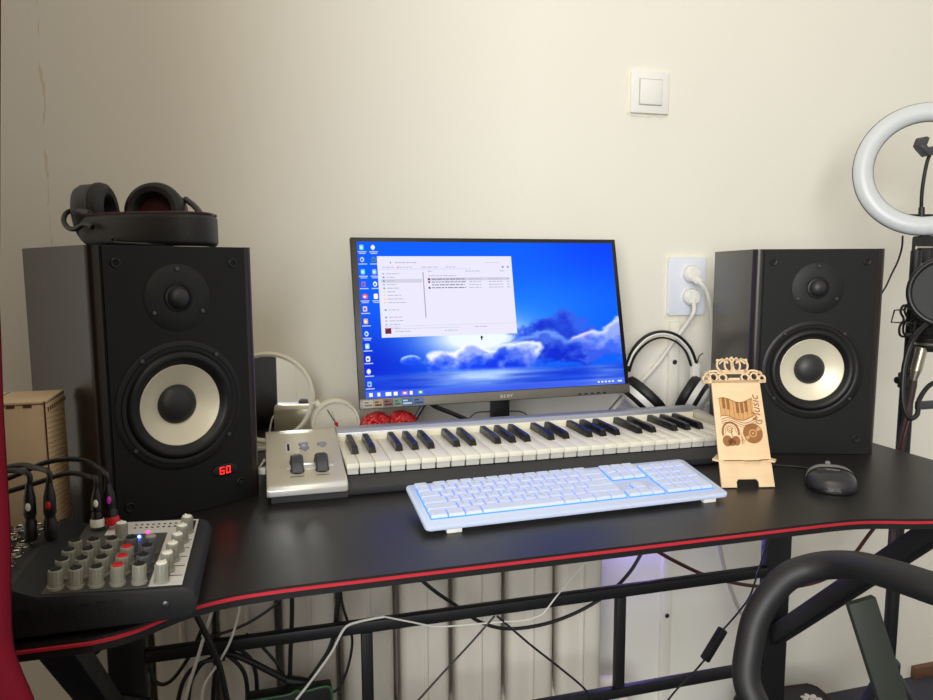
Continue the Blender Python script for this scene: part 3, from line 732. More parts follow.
    for i, (cc, w_) in enumerate(((0, 0.012), (0, 0.010), (0, 0.020), (0, 0.014), (1, 0.022), (0, 0.010), (2, 0.020))):
        u = 0.012+i*0.0285; R(b, u, 0.010, u+w_, 0.033, 1, cc)
        if i in (4, 6): R(b, u+0.006, 0.016, u+w_-0.006, 0.028, 2, 0)
    for u in (0.885, 0.9, 0.915, 0.93, 0.945, 0.97): R(b, u, 0.016, u+(0.008 if u < 0.96 else 0.018), 0.026, 1, 0)
    bd(b, 'taskbar_icons', [em(245, 248, 255), em(200, 110, 170), em(90, 160, 140)], scr)
    b = MB(); b.add([(X(0.434), Y(0.372), 0.0008), (X(0.441), Y(0.357), 0.0008), (X(0.437), Y(0.357), 0.0008), (X(0.436), Y(0.341), 0.0008), (X(0.432), Y(0.341), 0.0008), (X(0.431), Y(0.357), 0.0008), (X(0.428), Y(0.357), 0.0008)], [tuple(range(7))])
    bd(b, 'pointer', em(20, 20, 30), scr)
    # stand: neck and flat base behind the piano keyboard
    b = MB(); b.box((0.4155, 1.304, DZ+0.012), (0.4515, 1.322, 0.95), 0.003); b.build('neck', M['monblack'], t, world=True)
    b = MB(); b.prism(rrect(0.20, 0.11, 0.03, 6, 0.433, 1.30), DZ+0.0005, DZ+0.012, bev=0.002); b.build('base', M['monblack'], t, world=True)
monitor()

# ------------------------------------------------------------------ mixer
def mixer():
    t = thing('audio_mixer', 'small black audio mixer with rows of knobs at the left front corner', 'mixer', (-0.18, 0.79, DZ))
    xa, xb, ya, yb = -0.312, -0.070, 0.691, 0.884
    P = Matrix(((1, 0, 0, 0), (0, 0, 1, 0), (0, 1, 0, 0), (0, 0, 0, 1)))   # outline in x,z extruded along y
    zl, zr = 0.794, 0.787
    out = [(xa, 0.756), (xa, zl+0.004), (-0.236, zl+0.004), (-0.226, zl+0.009), (-0.204, zl-0.001), (xb-0.012, zr), (xb-0.004, zr-0.004), (xb, zr-0.014), (xb-0.003, 0.760), (xb-0.010, 0.756)]
    b = MB(); b.prism(out, ya, yb, P, bev=0.002); body = b.build('body', M['matteblack'], t, world=True, angle=0.5)
    # lettering moulded into the long side
    b = MB(); b.text('BEHRINGER', 0.0235, TR(-0.198, ya-0.0002, 0.7735) @ RX(PI/2), 0.0006, spacing=1.1); b.build('raised_lettering', M['steel'], body, world=True)
    b = MB(); b.lathe([(0.0034, 0), (0.0034, 0.0008), (0.0022, 0.0014), (0, 0.0012)], 18, TR(-0.0985, ya, 0.772) @ FRONT); b.build('screw', M['screw'], body, world=True)
    for x in (-0.27, -0.1):
        for y in (0.72, 0.865):
            b = MB(); b.cyl((x, y, DZ+0.0002), (x, y, 0.757), 0.007, 16); b.build('rubber_foot', M['rubber'], t, world=True)
    slope = math.atan2(zr-(zl-0.001), (xb-0.012)-(-0.204))
    def on(x, y): return TR(x, y, zl-0.001+(x+0.204)*math.tan(slope)) @ RY(-slope)
    def sheet(x0, x1, y0, y1, m, name, z=0.0008):
        q = MB(); L = x1-x0
        q.box((0, y0, 0), (L/math.cos(slope), y1, z), T=TR(x0, 0, zl-0.001+(x0+0.204)*math.tan(slope)) @ RY(-slope)); return q
    b = sheet(-0.2025, -0.084, ya+0.004, yb-0.006, 0, '')
    pl = b.build('panel', M['panelgrey'], t, world=True)
    b = sheet(-0.1135, -0.0842, ya+0.0045, yb-0.0065, 0, '', 0.0012); b.merge(sheet(-0.178, -0.1135, 0.838, yb-0.0065, 0, '', 0.0012)); b.build('light_panel', M['panelwhite'], pl, world=True)
    b = MB()
    for y in np.arange(0.716, 0.86, 0.0235): b.box((-0.012, -0.0004, 0), (0.0, 0.0004, 0.0004), T=on(-0.086, y) @ TR(0, 0, 0.0012))
    b.box((-0.0004, -0.082, 0), (0.0004, 0.080, 0.0004), T=on(-0.098, 0.79) @ TR(0, 0, 0.0012))
    b.box((-0.003, -0.02, 0), (0.003, 0.02, 0.0005), T=on(-0.0895, 0.852) @ TR(0, 0, 0.0012))
    for k in range(16): b.box((-0.0012, -0.0012, 0), (0.0012, 0.0012, 0.0005), T=on(-0.150+0.006*(k % 8), 0.866-0.010*(k//8)) @ TR(0, 0, 0.0012))
    b.build('panel_marking', M['hole'], pl, world=True)
    r = random.Random(2)
    def knob(x, y, body_m, cap_m, rot, h=0.0185):
        T = on(x, y) @ TR(0, 0, 0.0012) @ RZ(rot)
        q = MB(); pr = []
        n = 30
        q.lathe([(0.0071, 0.0), (0.0071, 0.0025), (0.0060, 0.003), (0.0056, h-0.0008), (0.0050, h), (0, h)], 30, T)
        for k in range(12): q.box((0.0052, -0.0006, 0.003), (0.0063, 0.0006, h-0.001), T=T @ RZ(2*PI*k/12))
        o = q.build('knob', body_m, t, world=True)
        q = MB(); q.lathe([(0.0050, 0), (0.0050, 0.0007), (0.0044, 0.0011), (0, 0.0011)], 24, T @ TR(0, 0, h)); q.box((-0.0007, 0, 0), (0.0007, 0.0062, 0.0014), T=T @ TR(0, 0, h)); q.build('knob_cap', cap_m, o, world=True)
    X = [-0.1925, -0.1760, -0.1590, -0.1410, -0.1225, -0.1030]
    for j, y in enumerate((0.7045, 0.7275, 0.7515, 0.7765)):
        for i in range(5):
            c = M['redpl'] if i == 3 and j < 3 else M['hole']
            if i == 4 and j == 3: c = M['knobgrey']
            knob(X[i], y, M['knobdark'] if i == 4 and j > 0 or j == 3 and i > 2 else M['knobgrey'], c, r.uniform(-0.5, 0.5))
    for j, y in enumerate((0.7035, 0.7285, 0.7540, 0.7790, 0.8050, 0.8340)): knob(X[5]+0.002*j, y, M['knobgrey'], M['whitecap'], r.uniform(-0.5, 0.5))
    knob(-0.158, 0.822, M['knobgrey'], M['whitecap'], 0.2)
    for (x, y, m) in ((-0.141, 0.826, 'ledblue'), (-0.134, 0.838, 'ledpink')):
        b = MB(); b.lathe([(0.0017, 0), (0.0017, 0.0014), (0.001, 0.0022), (0, 0.0024)], 14, on(x, y) @ TR(0, 0, 0.0012)); b.build('indicator_light', M[m], t, world=True)
    # chrome jack sockets on the rear deck
    for i in range(3):
        for j in range(7):
            x = -0.248-0.0185*i; y = 0.706+0.0262*j
            b = MB(); T = TR(x, y, zl+0.004)
            b.lathe([(0.0078, 0), (0.0078, 0.0018), (0.0066, 0.0022), (0.0062, 0.0052), (0.0046, 0.0056), (0.0034, 0.005), (0.0032, 0.001)], 22, T); b.lathe([(0.0034, 0.0012), (0, 0.0012)], 22, T, mi=1)
            b.build('jack_socket', [M['chrome'], M['hole']], t, world=True)
mixer()
def plug_cable(label, base, tilt, band, path, tipm=None, k=1.0):
    # jack plug standing in the mixer with its cable
    t = thing('audio_cable', label, 'cable', base)
    d = Vector(tilt).normalized(); B = Vector(base)
    b = MB()
    T = TR(*B) @ d.to_track_quat('Z', 'Y').to_matrix().to_4x4() @ Matrix.Diagonal((1.1, 1.1, k, 1))
    b.lathe([(0, 0.0035), (0.0052, 0.0035), (0.0056, 0.006), (0.0056, 0.024), (0.0046, 0.027), (0.0046, 0.031), (0.0056, 0.033), (0.0052, 0.052), (0.0036, 0.062), (0.0028, 0.068), (0, 0.068)], 22, T)
    pg = b.build('plug', M['black'], t, world=True)
    if band:
        b = MB(); b.ball(B+d*0.042*k+Vector((0.0, -0.0050, 0.001)), 0.0042, (0.6, 0.5, 1.15), seg=16); b.build('colour_dot', band, pg, world=True)
    if tipm:
        b = MB(); b.lathe([(0, 0.003), (0.0066, 0.003), (0.0068, 0.012), (0.006, 0.016), (0, 0.016)], 22, T); b.build('plug_collar', tipm, pg, world=True)
    end = B+d*0.066*k
    b = MB(); b.tube([end, end+d*0.012]+[Vector(p) for p in path], 0.0029, 10, 6); b.build('cord', M['cable'], t, world=True)
plug_cable('black audio cable with a white dot on its plug, upright in the mixer', (-0.2425, 0.815, 0.8), (0.03, 0.02, 1), M['whitecap'], [(-0.258, 0.828, 0.875), (-0.29, 0.84, 0.868), (-0.36, 0.86, 0.845)], k=0.92)
plug_cable('black audio cable with a red dot on its plug, upright in the mixer', (-0.224, 0.815, 0.8), (0.03, 0.03, 1), M['redpl'], [(-0.238, 0.835, 0.874), (-0.27, 0.855, 0.872), (-0.36, 0.88, 0.838)], k=0.92)
plug_cable('black audio cable bent over the mixer, its plug with a cream collar', (-0.188, 0.856, 0.796), (0.02, 0.05, 1), M['whitecap'], [(-0.196, 0.874, 0.850), (-0.222, 0.884, 0.853), (-0.26, 0.888, 0.842), (-0.36, 0.892, 0.815)], tipm=M['whitecap'], k=0.66)
plug_cable('black audio cable arched highest over the mixer, its plug with a magenta band', (-0.172, 0.858, 0.795), (-0.10, 0.12, 1), M['magenta'], [(-0.190, 0.884, 0.858), (-0.212, 0.894, 0.866), (-0.245, 0.898, 0.864), (-0.28, 0.9, 0.850), (-0.36, 0.905, 0.82)], tipm=M['redpl'], k=0.72)

# ------------------------------------------------------------------ plywood box
def plywood_box():
    t = thing('wooden_box', 'small light plywood box with slotted lid beside the left speaker', 'box', (-0.257, 0.950, DZ), 0.0)
    W, L, H = 0.15, 0.086, 0.1755
    b = MB(); b.box((-W, 0, 0.0005), (0, L, H-0.003), 0.0006)
    body = b.build('body', M['birch2'], t)
    b = MB(); b.box((-W, 0, H-0.003), (0, L, H), 0.0003); lid = b.build('lid', M['birch2'], t)
    b = MB(); b.box((-0.0012, -0.0006, 0.0006), (0.0005, 0.0004, H)); b.box((-W, -0.0004, H-0.0036), (0, 0.0002, H-0.0026)); b.box((-0.0004, 0, H-0.0036), (0.0004, L, H-0.0028))
    b.box((-0.062, 0.002, H-0.0002), (-0.0607, L-0.002, H+0.0002))
    for x in (-0.018, -0.036, -0.054, -0.072, -0.09): b.box((x-0.005, -0.0006, H-0.007), (x+0.004, 0.0005, H-0.0026))
    b.build('burnt_edge', M['burnt'], body)
    b = MB()
    for k in range(26): b.bar((0.0002, 0.004, 0.012+0.0062*k), (0.0002, L-0.004, 0.004+0.0062*k), 0.0006, 0.0012, up=(1, 0, 0))
    for k in range(9): b.box((0, 0.01+0.0095*k, H-0.014), (0.0006, 0.014+0.0095*k, H-0.009), mi=1)
    b.build('engraved_side', [M['engrave2'], M['burnt']], body)
plywood_box()

# ------------------------------------------------------------------ mirror, clock, heart behind the piano keyboard
def mirror():
    c = (-0.0015, 1.345, 0.8465); R_ = 0.0845
    t = thing('round_mirror', 'round table mirror with a cream rim between the left speaker and the clock', 'mirror', (c[0], c[1]+0.01, DZ), 0.0)
    T = TR(*c) @ RZ(-0.07) @ RX(PI/2-0.02)
    b = MB(); b.lathe([(R_-0.009, -0.004), (R_-0.004, -0.006), (R_, -0.002), (R_, 0.003), (R_-0.004, 0.006), (R_-0.0085, 0.004), (R_-0.009, 0.0)], 72, T); b.lathe([(0, -0.005), (R_-0.008, -0.005), (R_-0.008, -0.001)], 72, T)
    b.build('frame', M['creamplastic'], t, world=True)
    b = MB(); b.lathe([(0, 0.0006), (R_-0.0088, 0.0006)], 72, T); b.build('glass', M['mirror'], t, world=True)
    b = MB(); b.box((c[0]-0.045, c[1]-0.01, DZ+0.0003), (c[0]+0.045, c[1]+0.05, DZ+0.007), 0.002); b.bar((c[0], c[1]+0.03, DZ+0.005), (c[0], c[1]+0.006, c[2]-0.01), 0.012, 0.006, up=(1, 0, 0), bev=0.001)
    b.build('stand', M['creamplastic'], t, world=True)
mirror()
def clock():
    c = (0.1165, 1.30, 0.8015); R_ = 0.0455
    t = thing('table_clock', 'small round cream clock with red hands between the mirror and monitor', 'clock', (c[0], c[1], DZ))
    T = TR(*c) @ RX(PI/2)
    b = MB(); b.lathe([(0, -0.014), (R_-0.004, -0.014), (R_, -0.008), (R_, 0.004), (R_-0.003, 0.009), (R_-0.0065, 0.008), (R_-0.008, 0.003)], 56, T); b.build('case', M['creamplastic'], t, world=True)
    b = MB(); b.lathe([(0, 0.003), (R_-0.0075, 0.003)], 56, T); f = b.build('dial', M['clockface'], t, world=True)
    def hand(a, L, w, m, back=0.006):
        q = MB(); q.box((-w/2, -back, 0.0038), (w/2, L, 0.0046), 0, T=T @ RZ(a)); q.build('hand', m, t, world=True)
    hand(0.52, 0.030, 0.0016, M['black'], 0.004); hand(-2.62, 0.012, 0.003, M['redpl'], 0.002); hand(0.30, 0.024, 0.0008, M['greybtn'])
    b = MB(); b.lathe([(0.0034, 0.003), (0.0034, 0.0056), (0, 0.006)], 18, T); b.build('hand_hub', M['redpl'], t, world=True)
    b = MB(); b.box((c[0]-0.03, c[1]-0.012, DZ+0.0003), (c[0]+0.03, c[1]+0.016, c[2]-R_+0.004), 0.001); b.build('foot', M['creamplastic'], t, world=True)
    b = MB(); b.cyl((c[0]-0.030, c[1], c[2]+0.034), (c[0]-0.036, c[1], c[2]+0.042), 0.006, 16); b.build('bell_knob', M['creamplastic'], t, world=True)
clock()
def heart():
    b = MB(); n = 64; P = []
    for k in range(n):
        a = 2*PI*k/n; P.append((16*math.sin(a)**3/16.0, (13*math.cos(a)-3.3*math.cos(2*a)-2*math.cos(3*a)-math.cos(4*a))/16.0))
    layers = [(-1, 0.72), (-0.8, 0.88), (-0.35, 0.985), (0, 1.0), (0.35, 0.985), (0.8, 0.88), (1, 0.72)]
    vs = []
    for z, sc in layers: vs += [(x*sc*0.0535, y*sc*0.0425, z*0.016) for x, y in P]
    fs = [tuple(range(n))[::-1], tuple(range((len(layers)-1)*n, len(layers)*n))]
    for l in range(len(layers)-1):
        for k in range(n): fs.append((l*n+k, l*n+(k+1) % n, (l+1)*n+(k+1) % n, (l+1)*n+k))
    b.add(vs, fs); bmesh.ops.recalc_face_normals(b.bm, faces=b.bm.faces)
    lo = min(v.co.y for v in b.bm.verts)
    b.xf(TR(0.2105, 1.283, DZ+0.0004-lo) @ RX(PI/2))
    top = max(v.co.z for v in b.bm.verts)
    o = b.build('glitter_heart', M['glitter'])
    tag(o, 'red glitter heart ornament standing under the left end of the monitor', 'ornament')
heart()

# ------------------------------------------------------------------ black headphones on the left speaker
def black_headphones():
    zt = DZ+SH
    t = thing('gaming_headphones', 'black padded headphones with red inner lining lying on top of the left speaker', 'headphones', (-0.135, 1.06, zt))
    # padded headband lying on its edge, curving towards the viewer
    pts = [(-0.251, 1.18, 1.14), (-0.233, 1.148, 1.138), (-0.193, 1.105, 1.135), (-0.148, 1.077, 1.134), (-0.108, 1.066, 1.133), (-0.083, 1.075, 1.135), (-0.072, 1.103, 1.138), (-0.072, 1.145, 1.141), (-0.084, 1.187, 1.149)]
    zc = zt+0.0245
    P, _ = spline([Vector((p[0], p[1], zc)) for p in pts], 8)
    n = len(P); b = MB(); o = [(x, y) for x, y in rrect(0.016, 0.046, 0.0078, 6)]
    vs = []; K = len(o)
    for i, p in enumerate(P):
        d = (P[min(i+1, n-1)]-P[max(i-1, 0)]).normalized(); nn = Vector((0, 0, 1)).cross(d)
        e = min(1, 0.55+0.5*min(i, n-1-i)/8)
        for x, y in o: vs.append(p+nn*x*(0.8+0.2*e)+Vector((0, 0, y*e)))
    fs = [(i*K+k, i*K+(k+1) % K, (i+1)*K+(k+1) % K, (i+1)*K+k) for i in range(n-1) for k in range(K)]
    fs += [tuple(range(K))[::-1], tuple(range((n-1)*K, n*K))]
    b.add(vs, fs); bmesh.ops.recalc_face_normals(b.bm, faces=b.bm.faces)
    hb = b.build('headband', M['leather'], t, world=True, angle=1.0)
    b = MB()
    for i in range(5, n-6):
        p = P[i]; d = (P[i+1]-P[i-1]).normalized(); nn = Vector((0, 0, 1)).cross(d)
        for s in (1,):
            for f in (0.0, 0.5):
                q = p*(1-f)+P[i+1]*f - nn*0.003
                b.bar(q+Vector((0, 0, 0.0222))-nn*0.0045, q+Vector((0, 0, 0.0236))-nn*0.001, 0.0012, 0.0012)
    b.build('stitching', M['redstitch'], hb, world=True)
    def cup(c, axis, R_, shell):
        d = Vector(axis).normalized(); T = TR(*c) @ d.to_track_quat('Z', 'Y').to_matrix().to_4x4()
        b = MB(); b.lathe([(0, -0.026), (R_*0.55, -0.0255), (R_*0.86, -0.021), (R_*0.96, -0.013), (R_*0.97, 0.0), (R_*0.9, 0.004), (0, 0.004)], 48, T)
        e = b.build('ear_cup', shell, t, world=True)
        b = MB(); b.lathe([(R_*0.9, 0.002), (R_*1.0, 0.006), (R_*1.02, 0.013), (R_*0.96, 0.021), (R_*0.82, 0.025), (R_*0.66, 0.023), (R_*0.56, 0.016), (R_*0.55, 0.004)], 48, T)
        for k in range(36): b.bar(T @ Vector((R_*1.005*math.cos(k*PI/18), R_*1.005*math.sin(k*PI/18), 0.007)), T @ Vector((R_*0.84*math.cos(k*PI/18), R_*0.84*math.sin(k*PI/18), 0.0245)), 0.0012, 0.0018)
        b.build('ear_pad', M['leather'], e, world=True)
        b = MB(); b.lathe([(0, 0.0062), (R_*0.56, 0.0062)], 40, T); b.build('lining', M['redfab'], e, world=True)
    cup((-0.245, 1.228, 1.165), (0.99, -0.12, 0.05), 0.0455, M['greyplastic'])
    cup((-0.158, 1.246, 1.168), (-0.25, -0.95, 0.14), 0.0455, M['black'])
    # yokes joining band and cups, and the loop at the left end
    b = MB(); b.tube([(-0.236, 1.152, 1.16), (-0.26, 1.19, 1.165), (-0.266, 1.206, 1.151), (-0.25, 1.174, 1.136)], 0.0048, 10, 5); b.build('yoke', M['greyplastic'], t, world=True)
    b = MB(); b.tube([(-0.082, 1.181, 1.152), (-0.099, 1.22, 1.176), (-0.117, 1.258, 1.192)], 0.0048, 10, 5); b.build('yoke', M['greyplastic'], t, world=True)
    b = MB(); b.tube([(-0.227, 1.116, 1.139), (-0.24, 1.13, 1.144), (-0.254, 1.144, 1.138), (-0.267, 1.158, 1.14), (-0.277, 1.178, 1.151), (-0.277, 1.195, 1.163), (-0.27, 1.204, 1.168)], 0.0036, 10, 5); b.build('cable_loop', M['black'], t, world=True)
    b = MB(); b.tube([(-0.198, 1.09, 1.124), (-0.193, 1.088, 1.118)]+[(-0.142, 1.005, zt+0.0022), (-0.139, 1.03, zt+0.002), (-0.12, 1.08, zt+0.002)], 0.0016, 8, 5); b.build('cord', M['cable'], t, world=True)
black_headphones()

# ------------------------------------------------------------------ white headphones leaning behind the monitor
def white_headphones():
    y = 1.372
    t = thing('headphones', 'white and black headphones standing behind the right end of the monitor', 'headphones', (0.82, y, DZ))
    pts = [(0.737, 1.372, 0.828), (0.736, 1.372, 0.858), (0.749, 1.372, 0.901), (0.779, 1.372, 0.932), (0.819, 1.372, 0.942), (0.858, 1.372, 0.932), (0.889, 1.372, 0.904), (0.905, 1.372, 0.869)]
    pin = [(0.743, 1.372, 0.858), (0.756, 1.372, 0.892), (0.784, 1.372, 0.919), (0.817, 1.372, 0.929), (0.852, 1.372, 0.92), (0.879, 1.372, 0.896), (0.893, 1.372, 0.865)]
    b = MB(); b.tube(pts, 0.0044, 10, 6, flat=(1.5, 0.8)); b.build('headband', M['black'], t, world=True)
    b = MB(); b.tube([Vector(p)+Vector((0, -0.001, 0)) for p in [(0.737, 1.366, 0.872), (0.75, 1.366, 0.901), (0.78, 1.366, 0.929), (0.816, 1.366, 0.938), (0.852, 1.366, 0.928), (0.88, 1.366, 0.903), (0.896, 1.366, 0.87)]], 0.0022, 8, 6); b.build('trim_line', M['whiteplastic'], t, world=True)
    b = MB(); b.tube(pin, 0.0034, 10, 6, flat=(1.3, 0.6)); b.build('inner_strap', M['matteblack'], t, world=True)
    for (p, q) in (((0.903, 1.372, 0.871), (0.903, 1.372, 0.827)), ((0.736, 1.372, 0.845), (0.739, 1.372, 0.806))):
        b = MB(); b.bar(p, q, 0.019, 0.016, up=(0, 1, 0), bev=0.004); b.build('yoke', M['whiteplastic'], t, world=True)
    def cup(c, axis, R_):
        d = Vector(axis).normalized(); T = TR(*c) @ d.to_track_quat('Z', 'Y').to_matrix().to_4x4()
        b = MB(); b.lathe([(0, -0.030), (R_*0.45, -0.0295), (R_*0.72, -0.024), (R_*0.9, -0.010), (R_*0.93, 0.0), (0, 0.0)], 44, T); e = b.build('ear_cup', M['whiteplastic'], t, world=True)
        b = MB(); b.lathe([(R_*0.80, -0.0215), (R_*0.90, -0.0165), (R_*0.915, -0.0125), (R_*0.86, -0.0125)], 44, T); b.build('stripe', M['black'], e, world=True)
        b = MB(); b.lathe([(0, 0.001), (R_*0.9, 0.001), (R_*1.0, 0.005), (R_*1.02, 0.012), (R_*0.95, 0.019), (R_*0.8, 0.021), (R_*0.6, 0.016), (R_*0.5, 0.008), (0, 0.008)], 44, T)
        for k in range(30): b.bar(T @ Vector((R_*1.01*math.cos(k*PI/15), R_*1.01*math.sin(k*PI/15), 0.006)), T @ Vector((R_*0.82*math.cos(k*PI/15), R_*0.82*math.sin(k*PI/15), 0.0205)), 0.0010, 0.0016)
        b.build('ear_pad', M['leather'], e, world=True)
    cup((0.766, 1.352, 0.804), (0.66, -0.14, 0.72), 0.050)
    cup((0.899, 1.374, 0.797), (-0.66, 0.62, 0.45), 0.045)
    b = MB(); b.tube([(0.908, 1.372, 0.866), (0.912, 1.372, 0.884), (0.922, 1.372, 0.892)], 0.0012, 8, 5); b.build('cord', M['cable'], t, world=True)
white_headphones()

# ------------------------------------------------------------------ wooden phone stand
def phone_stand():
    t = thing('phone_stand', 'pale plywood phone stand with crown top and burnt music engraving, right of the keyboards', 'phone stand', (0.651, 0.909, DZ), -0.2213)
    W = 0.0820; L = 0.166
    tilt = -0.40
    T = TR(0, 0, 0.0018) @ RX(PI/2+tilt)       # local x right, y up the plate, z to the viewer
    o = [(0, 0), (0.024, 0), (0.024, 0.008), (0.027, 0.012), (0.055, 0.012), (0.058, 0.008), (0.058, 0), (W, 0), (W-0.001, L), (0.004, L)]
    b = MB(); b.prism(o, -0.0032, 0, T, bev=0.0003); plate = b.build('back_plate', M['birch'], t)
    # scroll work header: flat cut-out bar with curls
    def flat_ring(b, cx, cy, r, w, a0=0, a1=360, ry=None, n=28):
        ry = ry or r; P = []
        steps = max(6, int(n*abs(a1-a0)/360))
        for k in range(steps+1):
            a = math.radians(a0+(a1-a0)*k/steps); P.append((math.cos(a), math.sin(a)))
        for (c1, s1), (c2, s2) in zip(P, P[1:]):
            q = [(cx+(r-w/2)*c1, cy+(ry-w/2)*s1), (cx+(r+w/2)*c1, cy+(ry+w/2)*s1), (cx+(r+w/2)*c2, cy+(ry+w/2)*s2), (cx+(r-w/2)*c2, cy+(ry-w/2)*s2)]
            b.prism(q if a1 > a0 else q[::-1], -0.003, 0.0)
    cx = W/2; h = L-0.004; HS = 0.92
    b = MB(); b.prism(rrect(0.112, 0.0052, 0.0025, 4, cx, h+0.002), -0.003, 0.0)
    for s in (1, -1):
        flat_ring(b, cx+s*0.050, h+0.0068, 0.0052, 0.0026)
        flat_ring(b, cx+s*0.036, h+0.0098, 0.0064, 0.0026, 0, 360)
        flat_ring(b, cx+s*0.020, h+0.0088, 0.0066, 0.0026, 0, 360, 0.0056)
        flat_ring(b, cx+s*0.034, h+0.0125, 0.015, 0.0030, 20, 160, 0.0078)
        flat_ring(b, cx+s*0.046, h+0.0140, 0.0040, 0.0022)
    b.prism(rrect(0.058, 0.0036, 0.0017, 4, cx, h+0.0165), -0.003, 0.0); b.prism(rrect(0.02, 0.004, 0.001, 3, cx, h+0.006), -0.003, 0.0)
    b.xf(T @ TR(cx, h, 0) @ Matrix.Diagonal((0.90, 0.95, 1, 1)) @ TR(-cx, -h, 0)); b.build('scroll_header', M['birch'], plate)
    b = MB(); y0 = h+0.0175
    b.prism(rrect(0.046, 0.0042, 0.0015, 4, cx, y0+0.001), -0.003, 0.0)
    for s in (1, -1):
        flat_ring(b, cx+s*0.0155, y0+0.0105, 0.0092, 0.0024, -80 if s > 0 else 260, 160 if s > 0 else 20, 0.0098)
        flat_ring(b, cx+s*0.0062, y0+0.011, 0.0062, 0.0022, 0, 360, 0.0092)
    for k in range(7):
        x = cx+(k-3)*0.0076; yy = y0+0.0225-0.0022*abs(k-3)*0.55
        b.prism([(x+0.0023*math.cos(2*PI*j/12), yy+0.0023*math.sin(2*PI*j/12)) for j in range(12)], -0.003, 0.0)
    flat_ring(b, cx, y0+0.0085, 0.022, 0.0022, 20, 160, 0.0125)
    b.text('B', 0.0115, TR(cx, y0+0.010, -0.0016), 0.0014)
    b.xf(T); b.build('crown', M['birch'], plate)
    # burnt engraving: piano keys, headphones, record and vertical script
    e = 0.00025
    b = MB()
    wave = lambda x: 0.004*math.sin((x-0.01)/0.045*2*PI*0.85+0.6)
    xs = [0.0125+0.0035*k for k in range(15)]
    def strip(f, th, x0=0.011, x1=0.064, mi=0, n=26):
        for k in range(n):
            a = x0+(x1-x0)*k/n; c = x0+(x1-x0)*(k+1)/n
            b.prism([(a, f(a)-th/2), (c, f(c)-th/2), (c, f(c)+th/2), (a, f(a)+th/2)], 0.0, e, mi=mi)
    kb, kt = 0.106, 0.134
    for k in range(15):                          # shaded ground behind the keys
        a, c = xs[k], xs[k]+0.0035
        b.prism([(a, kb+wave(a)), (c, kb+wave(c)), (c, kt+wave(c)), (a, kt+wave(a))], 0.0, e*0.5, mi=1)
    strip(lambda x: kb+wave(x), 0.0012); strip(lambda x: kt+wave(x), 0.0012)
    for k in range(8):
        x = 0.0125+0.0070*k; b.prism([(x-0.0003, kb+wave(x)), (x+0.0003, kb+wave(x)), (x+0.0003, kt+wave(x)), (x-0.0003, kt+wave(x))], 0.0, e)
    for k in (0, 1, 3, 4, 5):
        x = 0.0188+0.0070*k; b.prism([(x-0.0023, kb+0.011+wave(x)), (x+0.0023, kb+0.011+wave(x)), (x+0.0023, kt+wave(x)), (x-0.0023, kt+wave(x))], 0.0, e)
    for dy, th in ((-0.004, 0.0012), (-0.0075, 0.0010), (-0.0108, 0.0008)): strip(lambda x: kb+dy+1.1*wave(x-0.004), th, 0.012, 0.070)
    def disc(cx_, cy_, r, mi=0, z=e, ry=None):
        b.prism([(cx_+r*math.cos(2*PI*k/36), cy_+(ry or r)*math.sin(2*PI*k/36)) for k in range(36)], 0.0, z, mi=mi)
    disc(0.0590, 0.0815, 0.0155); disc(0.0590, 0.0815, 0.0062, 1, e*1.3); disc(0.0590, 0.0815, 0.0044, 0, e*1.6); disc(0.0590, 0.0815, 0.0018, 1, e*1.9)
    for a in (35, 215):
        q = [(0.0590+r_*math.cos(math.radians(a+d_)), 0.0815+r_*math.sin(math.radians(a+d_))) for r_, d_ in ((0.0075, -13), (0.0145, -13), (0.0145, 13), (0.0075, 13))]
        b.prism(q, 0.0, e*1.3, mi=1)
    def arc(cx_, cy_, rx, ry, w, a0, a1, n=26, mi=0):
        for k in range(n):
            A = math.radians(a0+(a1-a0)*k/n); B = math.radians(a0+(a1-a0)*(k+1)/n)
            b.prism([(cx_+(rx-w/2)*math.cos(A), cy_+(ry-w/2)*math.sin(A)), (cx_+(rx+w/2)*math.cos(A), cy_+(ry+w/2)*math.sin(A)), (cx_+(rx+w/2)*math.cos(B), cy_+(ry+w/2)*math.sin(B)), (cx_+(rx-w/2)*math.cos(B), cy_+(ry-w/2)*math.sin(B))], 0.0, e, mi=mi)
    arc(0.0245, 0.084, 0.0125, 0.0150, 0.0032, -20, 200); arc(0.0245, 0.084, 0.0085, 0.011, 0.0008, -10, 190)
    disc(0.0180, 0.0705, 0.0075, 0, e, 0.0085); disc(0.0315, 0.0705, 0.0065, 0, e, 0.0075); disc(0.0245, 0.0685, 0.006, 0, e)
    arc(0.024, 0.088, 0.0045, 0.0045, 0.0010, 0, 330); arc(0.024, 0.088, 0.002, 0.002, 0.0008, 0, 330); arc(0.027, 0.082, 0.001, 0.007, 0.0012, 60, 250)
    disc(0.0405, 0.0805, 0.0012); disc(0.0425, 0.0765, 0.0010); disc(0.0425, 0.0680, 0.0013); disc(0.0385, 0.087, 0.0009)
    b.text('Music', 0.0185, TR(0.0690, 0.1195, 0) @ RZ(PI/2), e, shear=0.3)
    arc(0.0715, 0.1000, 0.0045, 0.0040, 0.0012, 180, 400)
    b.xf(T @ TR(0, 0, 0.0001)); b.build('engraving', [M['engrave'], M['engrave2']], plate)
    # slot with the ledge that holds the phone, and the rear leg
    b = MB()
    zs = 0.037
    o = [(-0.006, 0.010), (0.006, -0.003), (0.034, -0.003), (0.037, -0.0065), (0.060, -0.0065), (0.066, -0.0015), (0.076, -0.0015), (0.083, -0.008), (0.090, 0.0015), (0.080, 0.016), (0.064, 0.036), (0.012, 0.036)]
    yy = zs*math.tan(-tilt)
    b.prism(o, 0, 0.003, TR(0, yy-0.001, zs*1.0)); b.build('ledge', M['birch'], t)
